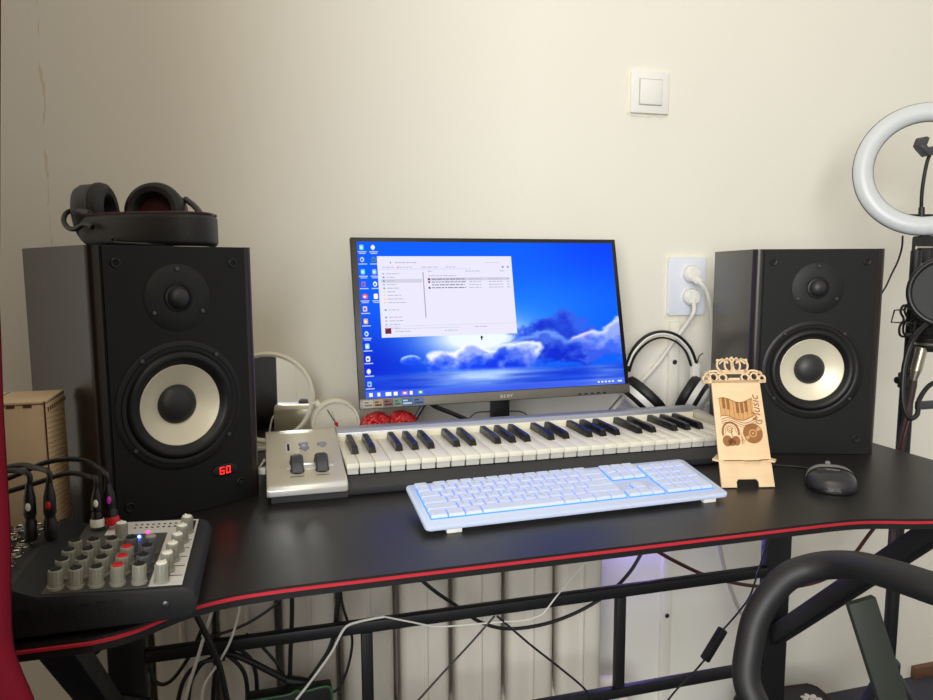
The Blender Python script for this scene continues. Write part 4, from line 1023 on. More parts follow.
    b = MB(); b.prism([(0.0075, -0.0018), (0.0345, -0.0018), (0.0375, -0.0052), (0.0595, -0.0052), (0.0655, -0.0003), (0.077, -0.0003), (0.077, -0.003), (0.0660, -0.003), (0.0600, -0.0078), (0.0372, -0.0078), (0.0342, -0.0045), (0.0060, -0.0045)], 0.0030, 0.0034, TR(0, yy-0.001, zs*1.0)); b.build('burnt_edge', M['burnt'], t)
    b = MB(); b.bar((W/2, L*0.55*math.sin(-tilt)+0.004, L*0.55*math.cos(tilt)), (W/2, 0.095, 0.0045), 0.05, 0.003, up=(1, 0, 0)); b.xf(TR(0, 0, 0.0005)); b.build('rear_leg', M['birch'], t)
phone_stand()

# ------------------------------------------------------------------ mouse
def mouse():
    t = thing('computer_mouse', 'black computer mouse with a grey band on the right of the desk', 'mouse', (0.822, 0.882, DZ), -0.62)
    # plan outline along y (front = +y), height profile
    def shell(y0, y1, grow, z_add, mi=0, n=22, K=24):
        b = MB(); vs = []
        for i in range(n+1):
            f = y0+(y1-y0)*i/n                       # -1 rear .. 1 front
            w = 0.0345*(1-0.02*f)*(max(0.0, 1-abs(f)**3.2))**0.42+0.0006
            h = 0.0285*(1-max(0, f+0.25)**2*0.42)*(max(0.0, 1-abs(f)**3.0))**0.5+0.001
            waist = 1-0.07*math.exp(-((f-0.15)/0.35)**2)
            for k in range(K+1):
                a = PI*k/K
                x = (w*waist+grow)*math.copysign(abs(math.cos(a))**0.75, math.cos(a)); z = 0.006+(h+grow-0.004)*math.sin(a)**0.8
                vs.append((x, f*0.0565, z))
        fs = [(i*(K+1)+k, i*(K+1)+k+1, (i+1)*(K+1)+k+1, (i+1)*(K+1)+k) for i in range(n) for k in range(K)]
        b.add(vs, fs); bmesh.ops.recalc_face_normals(b.bm, faces=b.bm.faces); return b
    b = shell(-1, 1, 0, 0); b.build('shell', M['mouseblack'], t, angle=1.2)
    b = shell(-0.30, 0.02, 0.0010, 0); b.build('grey_band', M['mousegrey'], t, angle=1.2)
    b = MB(); o = []
    for k in range(40):
        a = 2*PI*k/40; f = math.sin(a); o.append((0.034*math.copysign(abs(math.cos(a))**0.7, math.cos(a)), 0.0563*math.copysign(abs(f)**0.8, f)))
    b.prism(o, 0.0005, 0.0075, bev=0.0012); b.build('base', M['black'], t)
    b = MB(); b.cyl((-0.0035, 0.034, 0.0205), (0.0035, 0.034, 0.0205), 0.0075, 24, bev=0.001); b.build('scroll_wheel', M['mousegrey'], t)
    b = MB(); b.box((-0.0005, 0.026, 0.02), (0.0005, 0.055, 0.0255)); b.build('button_gap', M['hole'], t)
    b = MB(); b.text('A4TECH', 0.0048, TR(0.001, -0.026, 0.0302) @ RX(0.02), 0.0003); b.build('lettering', M['mousegrey'], t)
    b = MB(); b.tube([(0, 0.054, 0.010), (-0.004, 0.066, 0.007), (-0.022, 0.078, 0.0025), (-0.05, 0.084, 0.002), (-0.09, 0.075, 0.002), (-0.125, 0.05, 0.002)], 0.0018, 8, 6); b.build('cord', M['cable'], t)
mouse()

# ------------------------------------------------------------------ wall switch and sockets
def switch():
    t = thing('light_switch', 'square white light switch on the wall above the socket', 'switch', (0.8045, WY, 1.449))
    b = MB(); b.box((-0.0445, -0.010, -0.0435), (0.0445, 0, 0.0435), 0.0025); b.build('frame', M['whiteplastic'], t)
    b = MB(); b.box((-0.0275, -0.0112, -0.0275), (0.0275, -0.0095, 0.0275), 0.0008); b.build('recess', M['cablegrey'], t)
    b = MB(); b.box((-0.0255, -0.0142, -0.0255), (0.0255, -0.0105, 0.0255), 0.0015); b.xf(RX(0.02)); b.build('rocker', M['whiteplastic'], t)
switch()
def socket():
    t = thing('wall_socket', 'white double wall socket plate behind the white headphones and right speaker', 'socket', (0.908, WY, 1.037))
    b = MB(); b.prism(rrect(0.094, 0.13, 0.008, 5), 0, 0.011, RX(PI/2), bev=0.002); b.build('plate', M['sockblue'], t)
    for z in (0.027, -0.0235):
        b = MB(); T = TR(0.006, -0.011, z) @ RX(PI/2); b.lathe([(0.0215, -0.001), (0.0215, 0.0012), (0.0200, 0.0016), (0.0190, 0.0002), (0.0188, -0.006), (0, -0.006)], 40, T); b.build('outlet', M['whiteplastic'], t)
socket()
def plug(label, base, pts, face):
    t = thing('power_plug', label, 'plug', base)
    x, y, z = base
    b = MB(); b.lathe([(0, 0.001), (0.0178, 0.001), (0.0182, 0.004), (0.0178, 0.014), (0.0150, 0.0185), (0, 0.019)], 36, TR(x, y, z) @ RX(PI/2))
    if face: b.bar((x-0.002, y-0.012, z-0.004), Vector(pts[0]), 0.017, 0.014, up=(0, 1, 0), bev=0.004)
    else: b.box((x-0.0015, y-0.0215, z-0.012), (x+0.0015, y-0.018, z+0.012), 0.0008)
    b.build('plug_body', M['whiteplastic'], t, world=True)
    b = MB(); b.tube([(x, y-0.013, z-0.002)]+pts, 0.0047, 10, 6); b.build('cord', M['cablewhite'], t, world=True)
plug('white plug in the upper outlet, its cord arching right and down beside the right speaker', (0.914, WY-0.012, 1.064), [(0.91, 1.375, 1.047), (0.926, 1.372, 1.026), (0.942, 1.375, 0.982), (0.957, 1.388, 0.918), (0.959, 1.395, 0.85), (0.96, 1.4, 0.78)]+[(0.943, 1.39, 0.765), (0.94, 1.375, 0.70), (0.94, 1.385, 0.5)], True)
plug('white plug in the lower outlet, its cord slanting down left behind the headphones', (0.914, WY-0.012, 1.0135), [(0.904, 1.385, 0.982), (0.895, 1.4, 0.952), (0.869, 1.412, 0.91), (0.839, 1.418, 0.867), (0.795, 1.418, 0.824), (0.751, 1.415, 0.789), (0.72, 1.41, 0.761)], False)

# ------------------------------------------------------------------ ring light on its tripod, microphone, pop filter
def ring_light():
    c = Vector((1.246, 1.138, 1.267)); R_ = 0.1105
    t = thing('ring_light', 'round white ring light on a tall stand right of the right speaker', 'ring light', (c.x, c.y, FLOOR))
    d = Vector((-c.x*0.60, -c.y, 0.16)).normalized()
    T = TR(*c) @ d.to_track_quat('Z', 'Y').to_matrix().to_4x4()
    def torus(a, bb, z0, seg=72, k=20, half=None):
        q = MB(); pr = []
        for i in range(k+1):
            th = (half[0]+(half[1]-half[0])*i/k); pr.append((R_+a*math.cos(th), z0+bb*math.sin(th)))
        q.lathe(pr, seg, T); return q
    b = torus(0.0180, 0.013, 0.004, half=(0, PI)); b.build('diffuser', M['ringlight'], t, world=True, angle=1.0)
    b = torus(0.0190, 0.016, 0.0038, half=(PI, 2*PI)); b.build('housing', M['ringback'], t, world=True, angle=1.0)
    px_, py_ = (1.197, 1.09)
    pole = lambda z: Vector((px_, py_+0.012, z))
    b = MB(); b.cyl(pole(FLOOR+0.16), pole(0.86), 0.0125, 24); b.cyl(pole(0.86), pole(1.11), 0.0095, 20); b.cyl(pole(0.845), pole(0.875), 0.0165, 24, bev=0.002); b.cyl(pole(0.60), pole(0.64), 0.0165, 24, bev=0.002)
    b.build('pole', M['steel'], t, world=True)
    b = MB(); b.cyl(pole(0.875)+Vector((-0.016, -0.004, -0.012)), pole(0.875)+Vector((-0.034, -0.008, -0.012)), 0.007, 14, bev=0.001); b.build('clamp_knob', M['black'], t, world=True)
    b = MB(); b.cyl(pole(FLOOR+0.225), pole(FLOOR+0.30), 0.022, 24, bev=0.004); b.build('hub', M['black'], t, world=True)
    for a in (1.1, 3.2, 5.3):
        q = Vector((math.cos(a), math.sin(a), 0))
        b = MB(); b.bar(pole(FLOOR+0.27)+q*0.018, Vector((px_, py_+0.012, FLOOR+0.012))+q*0.20, 0.018, 0.012, bev=0.002); lg = b.build('leg', M['steel'], t, world=True)
        b = MB(); b.ball(Vector((px_, py_+0.012, FLOOR+0.0125))+q*0.202, 0.0122, seg=16); b.build('rubber_foot', M['rubber'], lg, world=True)
        b = MB(); b.bar(pole(FLOOR+0.15), pole(FLOOR+0.155)+q*0.10, 0.012, 0.006, bev=0.001); b.build('strut', M['steel'], lg, world=True)
    b = MB(); b.cyl(pole(FLOOR+0.14), pole(FLOOR+0.165), 0.02, 20, bev=0.003); b.build('strut_collar', M['black'], t, world=True)
    # bracket, cross bar, gooseneck and phone holder
    p1 = Vector((1.248, 1.132, 1.139)); p2 = Vector((1.246, 1.126, 1.085))
    b = MB(); b.box(p2+Vector((-0.018, -0.012, 0.0)), p1+Vector((0.022, 0.012, 0)), 0.004); b.box(p2+Vector((-0.024, -0.014, 0.0)), p2+Vector((0.0, 0.010, 0.030)), 0.006)
    br = b.build('tilt_bracket', M['black'], t, world=True)
    b = MB(); q = Vector((1.226, 1.117, 1.116)); b.cyl(q+Vector((-0.01, 0.003, 0)), q+Vector((0.02, -0.003, 0)), 0.0036, 14); b.build('pivot_pin', M['chrome'], br, world=True)
    bl = Vector((1.212, 1.152, 1.176)); brr = Vector((1.316, 1.123, 1.176))
    b = MB(); b.bar(bl, brr, 0.014, 0.011, bev=0.002); b.build('cross_bar', M['matteblack'], t, world=True)
    b = MB(); b.tube([(1.234, 1.131, 1.181), (1.229, 1.128, 1.215), (1.228, 1.125, 1.249), (1.232, 1.123, 1.282), (1.239, 1.121, 1.301)], 0.0034, 10, 6); b.build('gooseneck', M['rubber'], t, world=True)
    b = MB(); b.cyl((1.234, 1.13, 1.175), (1.233, 1.13, 1.194), 0.0055, 16); b.build('gooseneck_socket', M['black'], t, world=True)
    h = [Vector(p) for p in [(1.213, 1.126, 1.308), (1.225, 1.121, 1.297), (1.26, 1.112, 1.304)]]
    b = MB(); b.bar(h[1], h[2], 0.022, 0.016, bev=0.003); b.bar((1.217, 1.123, 1.323), (1.21, 1.123, 1.306), 0.026, 0.008, bev=0.002); b.bar((1.21, 1.124, 1.309), (1.227, 1.119, 1.291), 0.026, 0.010, bev=0.002); b.build('phone_holder', M['greyplastic'], t, world=True)
    b = MB(); b.tube([(1.215, 1.152, 1.14), (1.221, 1.158, 1.116), (1.237, 1.181, 1.089), (1.257, 1.214, 1.062), (1.281, 1.247, 1.04), (1.297, 1.28, 1.007), (1.296, 1.293, 0.939), (1.302, 1.293, 0.781)], 0.0018, 8, 6); b.build('cord', M['cable'], t, world=True)
    b = MB(); b.box((1.203, 1.088, 0.806), Vector((1.289, 1.066, 0.821))+Vector((0, 0.012, 0)), 0.001); b.build('holder_arm', M['greyplastic'], t, world=True)
ring_light()
def microphone():
    c = Vector((1.183, 1.048, 0.986))
    t = thing('microphone', 'black studio microphone in a wire shock mount hanging on the light stand', 'microphone', (c.x, c.y, c.z-0.08))
    b = MB(); b.lathe([(0, -0.062), (0.018, -0.062), (0.0225, -0.056), (0.0235, -0.05), (0.0235, 0.03), (0.0245, 0.034), (0.0245, 0.085), (0.020, 0.10), (0, 0.103)], 40, TR(*c)); b.build('body', M['matteblack'], t, world=True)
    b = MB(); b.lathe([(0.0236, -0.05), (0.0244, -0.048), (0.0236, -0.046)], 40, TR(*c)); b.build('trim_ring', M['xlr'], t, world=True)
    s = None
    for z, r in ((0.018, 0.037), (-0.012, 0.037), (-0.034, 0.034)):
        b = MB(); n = 36; b.tube([c+Vector((r*math.cos(2*PI*k/n), r*math.sin(2*PI*k/n), z)) for k in range(n)], 0.0033, 8, 0, closed=True); o = b.build('shock_mount_ring', M['black'], t, world=True); s = s or o
    for k in range(8):
        a = 2*PI*k/8+0.2
        p = lambda r, z: c+Vector((r*math.cos(a), r*math.sin(a), z))
        b = MB(); b.tube([p(0.037, 0.020), p(0.046, 0.022), p(0.050, 0.010), p(0.044, -0.004), p(0.050, -0.018), p(0.048, -0.034), p(0.036, -0.036)], 0.0022, 8, 4); b.build('mount_arm', M['black'], t, world=True)
        b = MB(); b.tube([p(0.024, 0.004), p(0.037, 0.018)], 0.0016, 6, 0); b.tube([p(0.024, 0.0), p(0.037, -0.012)], 0.0016, 6, 0); b.build('elastic_band', M['rubber'], t, world=True)
    # square wire bail on the left
    b = MB(); b.tube([(1.137, 1.063, 1.001), (1.119, 1.068, 1.0), (1.112, 1.067, 0.978), (1.135, 1.06, 0.977)], 0.0015, 8, 0); b.build('wire_bail', M['black'], t, world=True)
    b = MB(); b.bar(c+Vector((0.03, 0, 0)), c+Vector((0.12, 0.01, -0.002)), 0.014, 0.014, bev=0.003); b.build('mount_bracket', M['black'], t, world=True)
    b = MB(); b.tube([(1.172, 1.021, 0.998), (1.142, 1.017, 0.981), (1.108, 1.013, 0.954), (1.091, 1.012, 0.912), (1.085, 1.008, 0.866), (1.087, 1.004, 0.831), (1.096, 0.999, 0.812), (1.109, 0.996, 0.82), (1.122, 1.006, 0.843), (1.15, 1.011, 0.868), (1.177, 1.005, 0.877)], 0.0042, 10, 6); b.build('cord', M['cable'], t, world=True)
microphone()
def pop_filter():
    c = Vector((1.087, 0.935, 1.039))
    t = thing('pop_filter', 'round dark pop filter in front of the microphone at the right edge', 'pop filter', (c.x, c.y, c.z-0.06))
    d = Vector((-c.x, -c.y, 0.0)).normalized(); T = TR(*c) @ d.to_track_quat('Z', 'Y').to_matrix().to_4x4()
    b = MB(); n = 48; b.tube([T @ Vector((0.055*math.cos(2*PI*k/n), 0.055*math.sin(2*PI*k/n), 0)) for k in range(n)], 0.005, 10, 0, closed=True); b.build('rim', M['black'], t, world=True)
    b = MB(); b.lathe([(0, 0.001), (0.053, 0.001), (0.053, -0.001), (0, -0.001)], 48, T); b.build('mesh_screen', M['popmesh'], t, world=True)
    b = MB(); b.tube([T @ Vector((-0.02, -0.05, -0.004)), T @ Vector((0.0, -0.075, -0.03)), T @ Vector((0.06, -0.11, -0.08)), T @ Vector((0.11, -0.12, -0.12))], 0.004, 10, 6); b.build('gooseneck', M['rubber'], t, world=True)
pop_filter()
def xlr():
    a, e = Vector((1.165, 1.046, 0.932)), Vector((1.157, 1.052, 0.87))
    t = thing('microphone_cable', 'brown braided microphone cable with a nickel connector hanging below the microphone', 'cable', tuple(e))
    b = MB(); b.cyl(a, a+(e-a)*0.72, 0.0096, 26, bev=0.001); b.cyl(a+(e-a)*0.70, e, 0.0086, 22, r2=0.006); pc = b.build('connector', M['xlr'], t, world=True)
    b = MB(); b.tube([e-(e-a)*0.05]+[(1.157, 1.054, 0.847), (1.152, 1.056, 0.809), (1.147, 1.058, 0.767), (1.144, 1.06, 0.74), (1.144, 1.064, 0.686), (1.144, 1.064, 0.598), (1.136, 1.057, 0.522)], 0.0062, 10, 6); b.build('cord', M['braid'], t, world=True)
    b = MB(); b.tube([(1.144, 1.044, 0.797), (1.138, 1.047, 0.763), (1.138, 1.051, 0.735), (1.141, 1.054, 0.68)], 0.0022, 8, 6); b.build('red_strand', M['cablered'], t, world=True)
xlr()

# ------------------------------------------------------------------ office chair: only its near arm is in view
def chair():
    t = thing('office_chair', 'black office chair whose looped armrest shows in the lower right corner', 'chair', (0.93, 0.50, FLOOR))
    path = [(0.545, 0.62, 0.558), (0.527, 0.643, 0.577), (0.519, 0.658, 0.599), (0.519, 0.666, 0.618), (0.526, 0.672, 0.643), (0.538, 0.678, 0.673), (0.555, 0.678, 0.7), (0.575, 0.672, 0.724), (0.597, 0.659, 0.738), (0.61, 0.636, 0.749), (0.61, 0.601, 0.761), (0.606, 0.561, 0.77), (0.607, 0.514, 0.776), (0.621, 0.484, 0.774), (0.642, 0.464, 0.745), (0.663, 0.466, 0.682), (0.677, 0.49, 0.612), (0.641, 0.532, 0.568), (0.589, 0.581, 0.55)]
    b = MB(); b.tube(path, 0.0157, 18, 6, closed=True); b.build('armrest', M['chairpu'], t, world=True, angle=1.2)
    p, q = Vector((0.611, 0.603, 0.723)), Vector((0.651, 0.574, 0.577))
    b = MB(); d = (q-p)
    side = Vector((0.9, -0.42, 0))
    b.bar(p, p+d*1.02, 0.0308, 0.010, up=(0.25, 1, 0.0), bev=0.0015)
    b.build('arm_bracket', M['chairmetal'], t, world=True)
    e = p+d*1.0
    b = MB(); b.bar(e+Vector((0, 0, 0.0)), Vector((e.x+0.12, e.y-0.02, 0.435)), 0.0308, 0.010, up=(0.25, 1, 0), bev=0.0015); b.build('arm_bracket', M['chairmetal'], t, world=True)
    b = MB(); b.box((0.66, 0.20, 0.40), (1.12, 0.66, 0.47), 0.03, 4); b.build('seat', M['leather'], t, world=True)
    b = MB(); b.cyl((0.95, 0.5, 0.08), (0.95, 0.5, 0.40), 0.026, 24); b.build('gas_column', M['steel'], t, world=True)
    for k in range(5):
        a = 2*PI*k/5+0.94; qv = Vector((math.cos(a), math.sin(a), 0))
        b = MB(); b.bar(Vector((0.95, 0.5, 0.085)), Vector((0.95, 0.5, 0.055))+qv*0.27, 0.03, 0.03, bev=0.006); lg = b.build('base_spoke', M['black'], t, world=True)
        b = MB(); cc = Vector((0.95, 0.5, FLOOR+0.0262))+qv*0.27; sd = Vector((-qv.y, qv.x, 0)); b.cyl(cc-sd*0.014, cc+sd*0.014, 0.026, 24, bev=0.003); b.build('caster', M['rubber'], lg, world=True)
chair()

# ------------------------------------------------------------------ cast iron radiator under the desk
def radiator():
    t = thing('radiator', 'cream cast iron radiator on the wall below the desk', 'radiator', (0.28, 1.345, FLOOR))
    for k in range(9):
        xc = 0.598-0.108*k
        z0, z1 = 0.165, 0.665
        for i, (yc, dp) in enumerate(((1.302, 0.046), (1.375, 0.046))):
            pass
        b = MB()
        # two vertical tubes front and back, joined by flat webs, with rounded heads top and bottom
        prof = rrect(0.094, 0.050, 0.016, 6, 0, 0)
        for yc in (1.300, 1.376): b.prism([(xc+x, yc+y) for x, y in prof], z0+0.01, z1, bev=0.006)
        b.box((xc-0.042, 1.31, z0+0.02), (xc+0.042, 1.37, z1-0.02))
        b.box((xc-0.0045, 1.2715, z0+0.03), (xc+0.0045, 1.28, z1-0.04), 0.003)
        for z in (z0+0.02, z1-0.02):
            b.cyl((xc-0.0535, 1.338, z), (xc+0.0535, 1.338, z), 0.036, 26, bev=0.006)
        b.prism([(xc+x, 1.338+y) for x, y in rrect(0.094, 0.128, 0.04, 8)], z0-0.03, z0+0.05, bev=0.016)
        b.prism([(xc+x, 1.338+y) for x, y in rrect(0.094, 0.128, 0.04, 8)], z1-0.04, z1+0.02, bev=0.016)
        b.build('section', M['radiator'], t, world=True, angle=0.9)
    for x in (0.50, -0.2):
        b = MB(); b.bar((x, 1.338, 0.15), (x, WY-0.001, 0.15), 0.012, 0.02); b.build('wall_bracket', M['radiator'], t, world=True)
    b = MB(); b.tube([(0.64, 1.338, 0.185), (0.70, 1.338, 0.185), (0.725, 1.338, 0.17), (0.73, 1.338, 0.10), (0.73, 1.338, FLOOR)], 0.013, 14, 5); b.build('pipe', M['radiator'], t, world=True)
    b = MB(); b.tube([(-0.31, 1.338, 0.185), (-0.345, 1.338, 0.185), (-0.36, 1.338, 0.17), (-0.365, 1.338, 0.10), (-0.365, 1.338, FLOOR)], 0.013, 14, 5); b.build('pipe', M['radiator'], t, world=True)
radiator()

# ------------------------------------------------------------------ cables under and behind the desk
def cord(name, label, pts, r, m, cat='cable', sm=6):
    b = MB(); b.tube(pts, r, 8, sm); o = b.build(name, m); return tag(o, label, cat)
ztop = DZ-0.0185
cord('desk_cable', 'black cable sagging below the middle of the desk between the radiator ribs and rail', [(0.242, 1.19, 0.541), (0.275, 1.19, 0.509), (0.309, 1.19, 0.481), (0.356, 1.19, 0.442), (0.41, 1.19, 0.421), (0.483, 1.19, 0.42), (0.553, 1.19, 0.436), (0.615, 1.19, 0.465), (0.656, 1.19, 0.5), (0.681, 1.19, 0.537)], 0.0034, M['cable'])
cord('thin_cable', 'thin black cord falling down left from the upper rail below the white keyboard', [(0.347, 1.075, 0.511), (0.304, 1.075, 0.468), (0.26, 1.075, 0.427), (0.212, 1.075, 0.38)], 0.0017, M['cable'])
cord('thin_cable', 'thin black cord falling down right from the upper rail below the white keyboard', [(0.351, 1.075, 0.51), (0.409, 1.075, 0.452), (0.464, 1.075, 0.401), (0.513, 1.075, 0.352), (0.525, 1.075, 0.322)], 0.0019, M['cable'])
cord('power_cable', 'dark red cable drooping under the right half of the desk', [(0.727, 1.22, 0.524), (0.775, 1.22, 0.494), (0.842, 1.22, 0.458), (0.914, 1.22, 0.432), (0.988, 1.22, 0.414), (1.063, 1.22, 0.405), (1.139, 1.22, 0.413), (1.197, 1.22, 0.444), (1.246, 1.22, 0.497), (1.276, 1.22, 0.53)], 0.0038, M['cablered'])
def inline():
    t = thing('inline_adapter', 'thin black cable with a small black box hanging beside the right desk leg', 'cable', (0.754, 1.06, 0.406))
    b = MB(); b.tube([(0.864, 1.06, 0.592), (0.853, 1.06, 0.569), (0.84, 1.06, 0.527), (0.827, 1.06, 0.489), (0.803, 1.06, 0.46), (0.771, 1.06, 0.43)], 0.0017, 8, 6); b.build('cord', M['cable'], t, world=True)
    b = MB(); b.bar((0.774, 1.06, 0.434), (0.737, 1.06, 0.38), 0.0165, 0.0125, up=(0, 1, 0), bev=0.003); b.build('adapter_box', M['black'], t, world=True)
    b = MB(); b.tube([(0.739, 1.06, 0.382), (0.715, 1.06, 0.359), (0.689, 1.06, 0.339), (0.666, 1.06, 0.316), (0.65, 1.06, 0.296)], 0.0017, 8, 6); b.build('cord', M['cable'], t, world=True)
inline()
cord('wall_cable', 'pale grey cable running down the wall right of the radiator', [(1.004, 1.417, 0.465), (1.014, 1.417, 0.427), (1.029, 1.417, 0.373), (1.052, 1.417, 0.31), (1.076, 1.417, 0.259), (1.11, 1.417, 0.206), (1.141, 1.417, 0.144)], 0.0045, M['cablegrey'])
cord('white_cable', 'white cable lying along the upper rail then dropping left to the power strip', [(0.164, 1.07, 0.538), (0.144, 1.07, 0.537), (0.122, 1.068, 0.536), (0.105, 1.066, 0.533), (0.095, 1.066, 0.521), (0.081, 1.07, 0.492), (0.059, 1.07, 0.463), (0.038, 1.06, 0.444), (0.025, 1.06, 0.429)], 0.0020, M['cablewhite'])
cord('thin_white_cable', 'thin white cable looping over the middle of the upper rail', [(0.165, 1.075, 0.535), (0.205, 1.075, 0.521), (0.25, 1.08, 0.504), (0.297, 1.078, 0.501), (0.356, 1.075, 0.499), (0.403, 1.074, 0.497), (0.428, 1.074, 0.502), (0.438, 1.073, 0.511), (0.456, 1.076, 0.529), (0.492, 1.1, 0.544), (0.543, 1.13, 0.567)], 0.0014, M['cablewhite'])
cord('white_cable', 'thick white cable hanging straight down left of the other two white cables', [(-0.085, 1.04, 0.612), (-0.089, 1.04, 0.592), (-0.099, 1.04, 0.563), (-0.111, 1.04, 0.526), (-0.122, 1.04, 0.494), (-0.132, 1.04, 0.459)], 0.0024, M['cablewhite'])
cord('white_cable', 'white cable curving down under the left of the desk with a bent end', [(-0.047, 1.05, 0.612), (-0.05, 1.05, 0.594), (-0.057, 1.05, 0.566), (-0.068, 1.05, 0.537), (-0.084, 1.05, 0.51), (-0.099, 1.05, 0.489), (-0.106, 1.05, 0.473), (-0.109, 1.05, 0.449)], 0.0019, M['cablewhite'])
cord('desk_cable', 'black cable hanging vertically in front of the radiator left of the power strip', [(0.025, 1.13, 0.576), (0.025, 1.13, 0.547), (0.023, 1.13, 0.506), (0.02, 1.13, 0.464), (0.018, 1.13, 0.428), (0.015, 1.13, 0.387)], 0.0036, M['cable'])
cord('desk_cable', 'black cable dropping straight behind the rail beside the bend of the white cable', [(0.102, 1.14, 0.575), (0.1, 1.14, 0.546), (0.096, 1.14, 0.521), (0.092, 1.14, 0.487), (0.082, 1.14, 0.457), (0.063, 1.14, 0.429), (0.043, 1.14, 0.404)], 0.0042, M['cable'])
cord('desk_cable', 'thin black cable hanging in a long loop right of the white cable', [(0.102, 1.13, 0.58), (0.104, 1.13, 0.54), (0.114, 1.13, 0.501), (0.119, 1.13, 0.474), (0.115, 1.13, 0.444), (0.106, 1.13, 0.414), (0.094, 1.13, 0.393), (0.081, 1.13, 0.388)], 0.0022, M['cable'])
cord('desk_cable', 'thin black cable running from the desk edge down left to the cable bundle', [(0.023, 1.12, 0.586), (0.011, 1.12, 0.567), (-0.009, 1.12, 0.55), (-0.04, 1.12, 0.533), (-0.07, 1.12, 0.523), (-0.102, 1.12, 0.518), (-0.12, 1.12, 0.515)], 0.0024, M['cable'])
cord('desk_cable', 'black cable hanging down left from the desk between the two white cables', [(-0.111, 1.02, 0.612), (-0.105, 1.02, 0.597), (-0.096, 1.02, 0.573), (-0.086, 1.02, 0.545), (-0.078, 1.02, 0.514), (-0.071, 1.02, 0.464)], 0.0042, M['cable'])
cord('desk_cable', 'black cable hanging in a small loop beside the left desk leg', [(-0.197, 1.14, 0.526), (-0.197, 1.14, 0.508), (-0.194, 1.14, 0.487), (-0.189, 1.14, 0.46), (-0.183, 1.14, 0.446), (-0.173, 1.14, 0.44), (-0.16, 1.14, 0.445), (-0.146, 1.14, 0.461), (-0.132, 1.14, 0.482), (-0.12, 1.14, 0.505), (-0.112, 1.14, 0.524)], 0.0030, M['cable'])
def plugged():
    t = thing('extension_cable', 'thick black cable with a joined plug below the left of the upper rail', 'cable', (0.032, 1.08, 0.445))
    b = MB(); b.tube([(-0.083, 1.12, 0.49), (-0.06, 1.12, 0.48), (-0.033, 1.12, 0.462), (-0.005, 1.12, 0.441), (0.018, 1.12, 0.425)], 0.0052, 10, 6); b.build('cord', M['cable'], t, world=True)
    b = MB(); b.tube([(0.012, 1.12, 0.428), (0.039, 1.12, 0.419), (0.047, 1.12, 0.415)], 0.0085, 12, 4); b.tube([(0.047, 1.12, 0.415), (0.067, 1.12, 0.403), (0.083, 1.12, 0.395)], 0.0072, 12, 4, radii=[0.0075, 0.0062, 0.0045]); b.build('plug', M['black'], t, world=True)
    b = MB(); b.tube([(0.047, 1.12, 0.419), (0.048, 1.12, 0.412)], 0.0088, 12, 0); b.build('plug_ring', M['greyplastic'], t, world=True)
plugged()
cord('desk_cable', 'thin black cable curving from the rail to the joined plug', [(-0.047, 1.135, 0.507), (-0.029, 1.135, 0.489), (-0.015, 1.135, 0.47), (-0.001, 1.135, 0.449), (0.009, 1.135, 0.427), (0.016, 1.135, 0.415)], 0.0026, M['cable'])
for i, (lab, P) in enumerate((
    ('outermost black loop of the cable bundle under the left of the desk', ((226,652),(205,655),(188,668),(180,690),(178,716))),
    ('black loop just inside the outermost one of the left cable bundle', ((222,652),(204,660),(193,676),(189,695),(188,716))),
    ('black cable rising from the left bundle to the loop at the power strip', ((214,652),(230,658),(243,672),(247,690),(247,712))),
    ('innermost right loop of the black cable bundle beside the power strip', ((218,650),(236,653),(250,664),(256,682),(257,712))),
    ('black cable crossing the middle of the left bundle', ((236,652),(222,664),(214,684),(212,712))),
    ('thin black cable crossing down right through the left bundle', ((204,652),(210,668),(219,688),(226,712))))):
    pts = [tuple(p) for p in ([[(-0.077, 1.12, 0.489), (-0.108, 1.12, 0.489), (-0.133, 1.12, 0.472), (-0.146, 1.12, 0.438), (-0.151, 1.12, 0.396)], [(-0.083, 1.12, 0.49), (-0.11, 1.12, 0.481), (-0.127, 1.12, 0.458), (-0.134, 1.12, 0.428), (-0.137, 1.12, 0.394)], [(-0.095, 1.12, 0.492), (-0.072, 1.12, 0.478), (-0.053, 1.12, 0.452), (-0.048, 1.12, 0.421), (-0.05, 1.12, 0.385)], [(-0.089, 1.12, 0.494), (-0.062, 1.12, 0.485), (-0.042, 1.12, 0.464), (-0.034, 1.12, 0.432), (-0.035, 1.12, 0.382)], [(-0.062, 1.12, 0.487), (-0.084, 1.12, 0.471), (-0.097, 1.12, 0.44), (-0.102, 1.12, 0.394)], [(-0.109, 1.12, 0.494), (-0.101, 1.12, 0.467), (-0.09, 1.12, 0.432), (-0.081, 1.12, 0.39)]])[i]]
    pts = [(p[0], p[1]+0.012*i-0.02, p[2]) for p in pts]
    cord('bundle_cable', lab, pts, 0.0034, M['cable'])
cord('desk_cable', 'thick black cable slanting across the lower left corner beside the curtain', [(-0.275, 1.0, 0.563), (-0.247, 1.0, 0.539), (-0.224, 1.0, 0.52), (-0.194, 1.0, 0.507), (-0.169, 1.0, 0.497)], 0.006, M['cable'])
cord('desk_cable', 'short black cable poking out under the desk above the left leg brace', [(-0.252, 1.02, 0.563), (-0.241, 1.02, 0.565), (-0.231, 1.02, 0.572), (-0.223, 1.02, 0.583)], 0.0034, M['cable'])
cord('black_strap', 'black cable bent in a peak under the monitor right of the red heart', [(0.248, 1.285, 0.785), (0.262, 1.285, 0.807), (0.275, 1.285, 0.827), (0.286, 1.285, 0.832), (0.301, 1.285, 0.823), (0.33, 1.285, 0.81), (0.365, 1.285, 0.793)], 0.0042, M['cable'])
